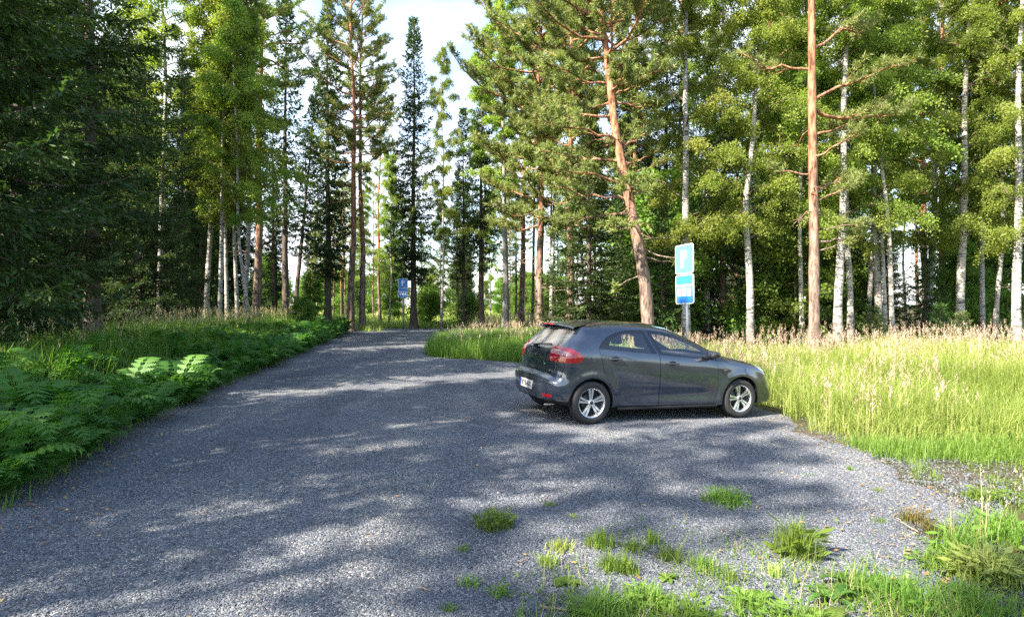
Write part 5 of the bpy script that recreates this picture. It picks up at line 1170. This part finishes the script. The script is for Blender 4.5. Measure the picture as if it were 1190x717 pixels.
TUFTS = [
 (574, 612, .15, .15, 210, 'bright feathery weed alone on the open gravel at centre', dict(leaves=120)),
 (844, 584, .15, .22, 330, 'wide soft grass tuft on sunlit gravel in front of the car', dict(leaves=60)),
 (928, 644, .30, .16, 260, 'tall upright grass tuft, tallest of those on the gravel', dict(leaves=40, lean=.4)),
 (697, 637, .16, .10, 200, 'dense round grass tuft at the top left of the weedy patch', dict(lean=.4)),
 (735, 640, .10, .10, 130, 'low grass tuft just right of the dense round tuft', {}),
 (758, 633, .13, .06, 80, 'narrow grass tuft with a pointed top behind the weedy patch', dict(lean=.3)),
 (779, 652, .12, .09, 130, 'short grass tuft between the pointed tuft and the gravel edge', {}),
 (650, 640, .09, .10, 150, 'pale yellowish tuft left of the dense round tuft', dict(mat=1)),
 (637, 658, .10, .07, 100, 'small yellow green tuft below the pale yellowish one', dict(mat=1)),
 (710, 664, .14, .09, 150, 'grass tuft in the middle of the weedy patch', {}),
 (728, 668, .15, .08, 130, 'taller grass blades right of the middle tuft', {}),
 (820, 664, .12, .10, 150, 'grass tuft at the right of the weedy patch near bare stones', {}),
 (850, 676, .08, .10, 110, 'flat small tuft between the weedy patch and the tall upright one', {}),
 (900, 668, .10, .08, 90, 'sparse tuft in front of the tall upright grass tuft', dict(mat=1)),
 (1062, 606, .14, .13, 130, 'rusty brown and green weed at the right gravel edge', dict(mat=4, leaves=20, var=.2)),
 (1088, 622, .14, .15, 180, 'reddish stemmed weed clump beside the right gravel edge', dict(mat=4, leaves=20, var=.1)),
 (1022, 606, .06, .06, 50, 'tiny pale weed left of the rusty weed', {}),
 (1020, 570, .06, .06, 50, 'tiny weed on the gravel above the rusty weed', {}),
 (988, 545, .07, .05, 50, 'tiny round tuft on open gravel right of the car', {}),
 (938, 551, .03, .07, 40, 'flat creeping weed on the gravel below the car', dict(lean=1.2)),
 (1145, 580, .14, .18, 260, 'weedy clump on the soil by the right edge', dict(leaves=60)),
 (545, 680, .07, .07, 50, 'sparse low weed at the bottom centre of the gravel', dict(leaves=30)),
 (538, 640, .06, .05, 30, 'small leafy weed left of centre below the feathery one', dict(leaves=30)),
 (582, 692, .09, .06, 60, 'two small green sprigs near the bottom edge', dict(leaves=24)),
 (640, 588, .06, .06, 50, 'little weed beside the dry twig on the gravel', {}),
 (520, 708, .05, .05, 40, 'lowest small weed at the bottom edge of the gravel', dict(leaves=20)),
 (668, 602, .04, .05, 40, 'faint pale weed right of the dry twig', dict(mat=1)),
]
for i, (px, py, h, rad, n, lab, op) in enumerate(TUFTS): tuft(px, py, h, rad, n, GM, lab, 100+i, **op)
# big clumps along the bottom edge
for i, (px, py, h, rad, n, lab, op) in enumerate((
 (700, 722, .17, .20, 300, 'long bladed grass clump at the bottom edge, leftmost of the big ones', dict(w=(.005, .011), leaves=20)),
 (752, 705, .13, .16, 220, 'broad grass clump at the bottom edge with paler blades', dict(w=(.005, .011), leaves=40)),
 (800, 728, .16, .2, 260, 'grass clump at the bottom edge below the weedy patch', dict(leaves=80)),
 (868, 712, .11, .14, 170, 'grass clump at the bottom edge left of the jagged thistle', dict(leaves=60)),
 (930, 735, .16, .18, 200, 'grass clump under the jagged thistle leaves', dict(leaves=60)),
 (1120, 640, .22, .22, 300, 'tall lush grass with a few seed stalks at right', dict(seeds=6, leaves=30)),
 (1165, 625, .26, .25, 320, 'lush grass cut by the right edge of the photo', dict(seeds=8, leaves=30)),
 (1150, 668, .2, .25, 420, 'yellow green clover and grass at the right edge', dict(mat=1, leaves=260)),
 (1090, 655, .11, .2, 240, 'soft grass clump left of the tall lush grass', dict(leaves=120)),
 (1040, 700, .2, .3, 420, 'dark shaded grass beneath the thistle at the bottom', dict(var=.25)),
 (1120, 712, .18, .35, 460, 'shaded short grass in the lower right corner', dict(var=.3, leaves=60)))):
    tuft(px, py, h, rad, n, GM, lab, 300+i, **op)
def rosette(px, py, n, ln, w, label, seed, rise=.5, mat='bush', jag=True):
    rng = np.random.default_rng(seed); x, y, z = gpt(px, py); a = Acc()
    for i in range(n):
        az = i*6.283/n*1.7+rng.normal(0, .3); l = ln*rng.uniform(.6, 1.1); k = 13; s = np.linspace(0, 1, k); d = np.array([math.cos(az), math.sin(az), 0]); sd = np.array([-d[1], d[0], 0])
        rz_ = rise*rng.uniform(.5, 1.3); c = d*(l*s*.85)[:, None]+UP*(l*(rz_*s-rz_*.85*s**2.2))[:, None]
        wd = w*l*np.sin(np.pi*np.clip(s*.85+.1, 0, 1))**.8*(1+(.42*np.where(np.arange(k) % 2 == 0, 1, -1) if jag else 0)); wd[-1] = .002
        V = np.stack([c-sd*wd[:, None]+UP*(wd*.35)[:, None], c, c+sd*wd[:, None]+UP*(wd*.35)[:, None]], 1).reshape(-1, 3); F = []
        for q in range(k-1): F += [(q*3, q*3+1, q*3+4, q*3+3), (q*3+1, q*3+2, q*3+5, q*3+4)]
        a.add(V, np.array(F), 0, np.clip(rng.normal(.4, .2), 0, 1))
    return tag(a.obj('leafy_weed', [M[mat]], loc=(x, y, z)), label, 'weed', 'weeds growing through the gravel')
rosette(1005, 690, 12, .29, .10, 'large dark thistle with long jagged leaves at the bottom right', 1, .75, 'fern')
rosette(968, 700, 9, .22, .10, 'smaller jagged leaved thistle left of the large dark one', 2, .8, 'fern')
rosette(972, 728, 6, .17, .22, 'broad smooth leaved weed cut by the bottom edge', 3, .9, 'bush', False)
rosette(775, 675, 8, .09, .24, 'flat broad leaved weed in the weedy patch', 4, .35, 'bush', False)
rosette(660, 680, 8, .10, .26, 'small flat rosette weed left of the big grass clumps', 5, .3, 'bush', False)
rosette(1100, 640, 8, .12, .13, 'yellowish broad leaved weed at the foot of the lush grass', 6, .8, 'bush', False)
rosette(880, 700, 9, .14, .24, 'bright green low leafed weed in the lower middle', 7, .5, 'bush', True)
def stick(px, py, ln, az, rad, label, seed, rise=.0):
    rng = np.random.default_rng(seed); x, y, z = gpt(px, py); s = np.linspace(-.5, .5, 7); d = np.array([math.cos(az), math.sin(az), rise])
    p = d*(s*ln)[:, None]+np.cumsum(rng.normal(0, .035*ln, (7, 3)), 0)*np.array([1, 1, .15]); p[:, 2] += rad+.012-min(0, p[:, 2].min())
    a = Acc(); V, F = tube(p, np.linspace(rad, rad*.5, 7), 7); a.add(V, F, 0, .5, True)
    return tag(a.obj('dry_twig', [M['stick']], loc=(x, y, z)), label, 'twig')
stick(637, 584, .13, .75, .008, 'dry grey twig propped beside a little weed at mid gravel', 1, .35)
stick(494, 687, .10, -.55, .006, 'pale short twig alone near the bottom centre', 2)
stick(642, 710, .16, -.25, .007, 'reddish twig at the bottom edge beside the big grass clump', 3)
stick(1053, 615, .22, 1.9, .005, 'thin curved twig under the rusty weed', 4, .2)
stick(610, 655, .10, .9, .006, 'dark twig among the pale tufts', 5)

# ---------------------------------------------------------------- light, sky, camera
SUN_EL, SUN_AZ = 41., (-.80, -.60)                     # the sun stands behind the camera's left shoulder
sv = Vector((SUN_AZ[0], SUN_AZ[1], 0)).normalized()*math.cos(R(SUN_EL))+Vector((0, 0, math.sin(R(SUN_EL))))
sd = bpy.data.lights.new('sun', 'SUN'); sd.energy = 5.0; sd.angle = R(.53); sd.color = (1, .90, .76)
so = bpy.data.objects.new('sun', sd); C.objects.link(so); so.rotation_euler = sv.to_track_quat('Z', 'Y').to_euler()
w = bpy.data.worlds.new('World'); SC.world = w; w.use_nodes = True; nt = w.node_tree; bg = nt.nodes['Background']
sk = nt.nodes.new('ShaderNodeTexSky'); sk.sky_type = 'NISHITA'; sk.sun_disc = False; sk.sun_elevation = R(SUN_EL); sk.sun_rotation = math.atan2(SUN_AZ[0], SUN_AZ[1]); sk.air_density = 1.0; sk.dust_density = 1.2; sk.ozone_density = 1.0
tc = nt.nodes.new('ShaderNodeTexCoord'); mp = nt.nodes.new('ShaderNodeMapping'); mp.inputs['Scale'].default_value = (1.6, 1.6, 4.2); nt.links.new(tc.outputs['Generated'], mp.inputs[0])
nz = nt.nodes.new('ShaderNodeTexNoise'); nz.inputs['Scale'].default_value = 1.7; nz.inputs['Detail'].default_value = 7; nt.links.new(mp.outputs[0], nz.inputs['Vector'])
cr0 = ramp(nt, [(.40, .12), (.64, .95)]); nt.links.new(nz.outputs[0], cr0.inputs[0]); sp = nt.nodes.new('ShaderNodeSeparateXYZ'); nt.links.new(tc.outputs['Generated'], sp.inputs[0]); mr = nt.nodes.new('ShaderNodeMapRange'); mr.inputs['From Min'].default_value = .2; mr.inputs['From Max'].default_value = .7; nt.links.new(sp.outputs[1], mr.inputs['Value'])
cr = nt.nodes.new('ShaderNodeMath'); cr.operation = 'MULTIPLY'; nt.links.new(cr0.outputs[0], cr.inputs[0]); nt.links.new(mr.outputs[0], cr.inputs[1])
mc = nt.nodes.new('ShaderNodeMix'); mc.data_type = 'RGBA'; nt.links.new(cr.outputs[0], mc.inputs[0]); nt.links.new(sk.outputs[0], mc.inputs[6]); mc.inputs[7].default_value = (3.6, 3.75, 4.0, 1)
nt.links.new(mc.outputs[2], bg.inputs[0]); bg.inputs[1].default_value = .125
cd = bpy.data.cameras.new('camera'); cd.sensor_width = 36; cd.lens = 36*F_PX/1190; cd.clip_end = 3000; cd.clip_start = .05
co = bpy.data.objects.new('camera', cd); C.objects.link(co); co.location = (0, 0, CAMZ); co.rotation_euler = (R(90)-math.atan((358.5-HOR)/F_PX), 0, 0); SC.camera = co
SC.view_settings.view_transform = 'Standard'; SC.view_settings.look = 'None'; SC.view_settings.gamma = 1; SC.view_settings.exposure = 2.1
cy = SC.cycles; cy.max_bounces = 7; cy.diffuse_bounces = 4; cy.glossy_bounces = 3; cy.transmission_bounces = 4; cy.transparent_max_bounces = 8; cy.caustics_reflective = False; cy.caustics_refractive = False
cy.use_adaptive_sampling = True; cy.adaptive_threshold = .006; cy.use_denoising = False; cy.sample_clamp_indirect = 6
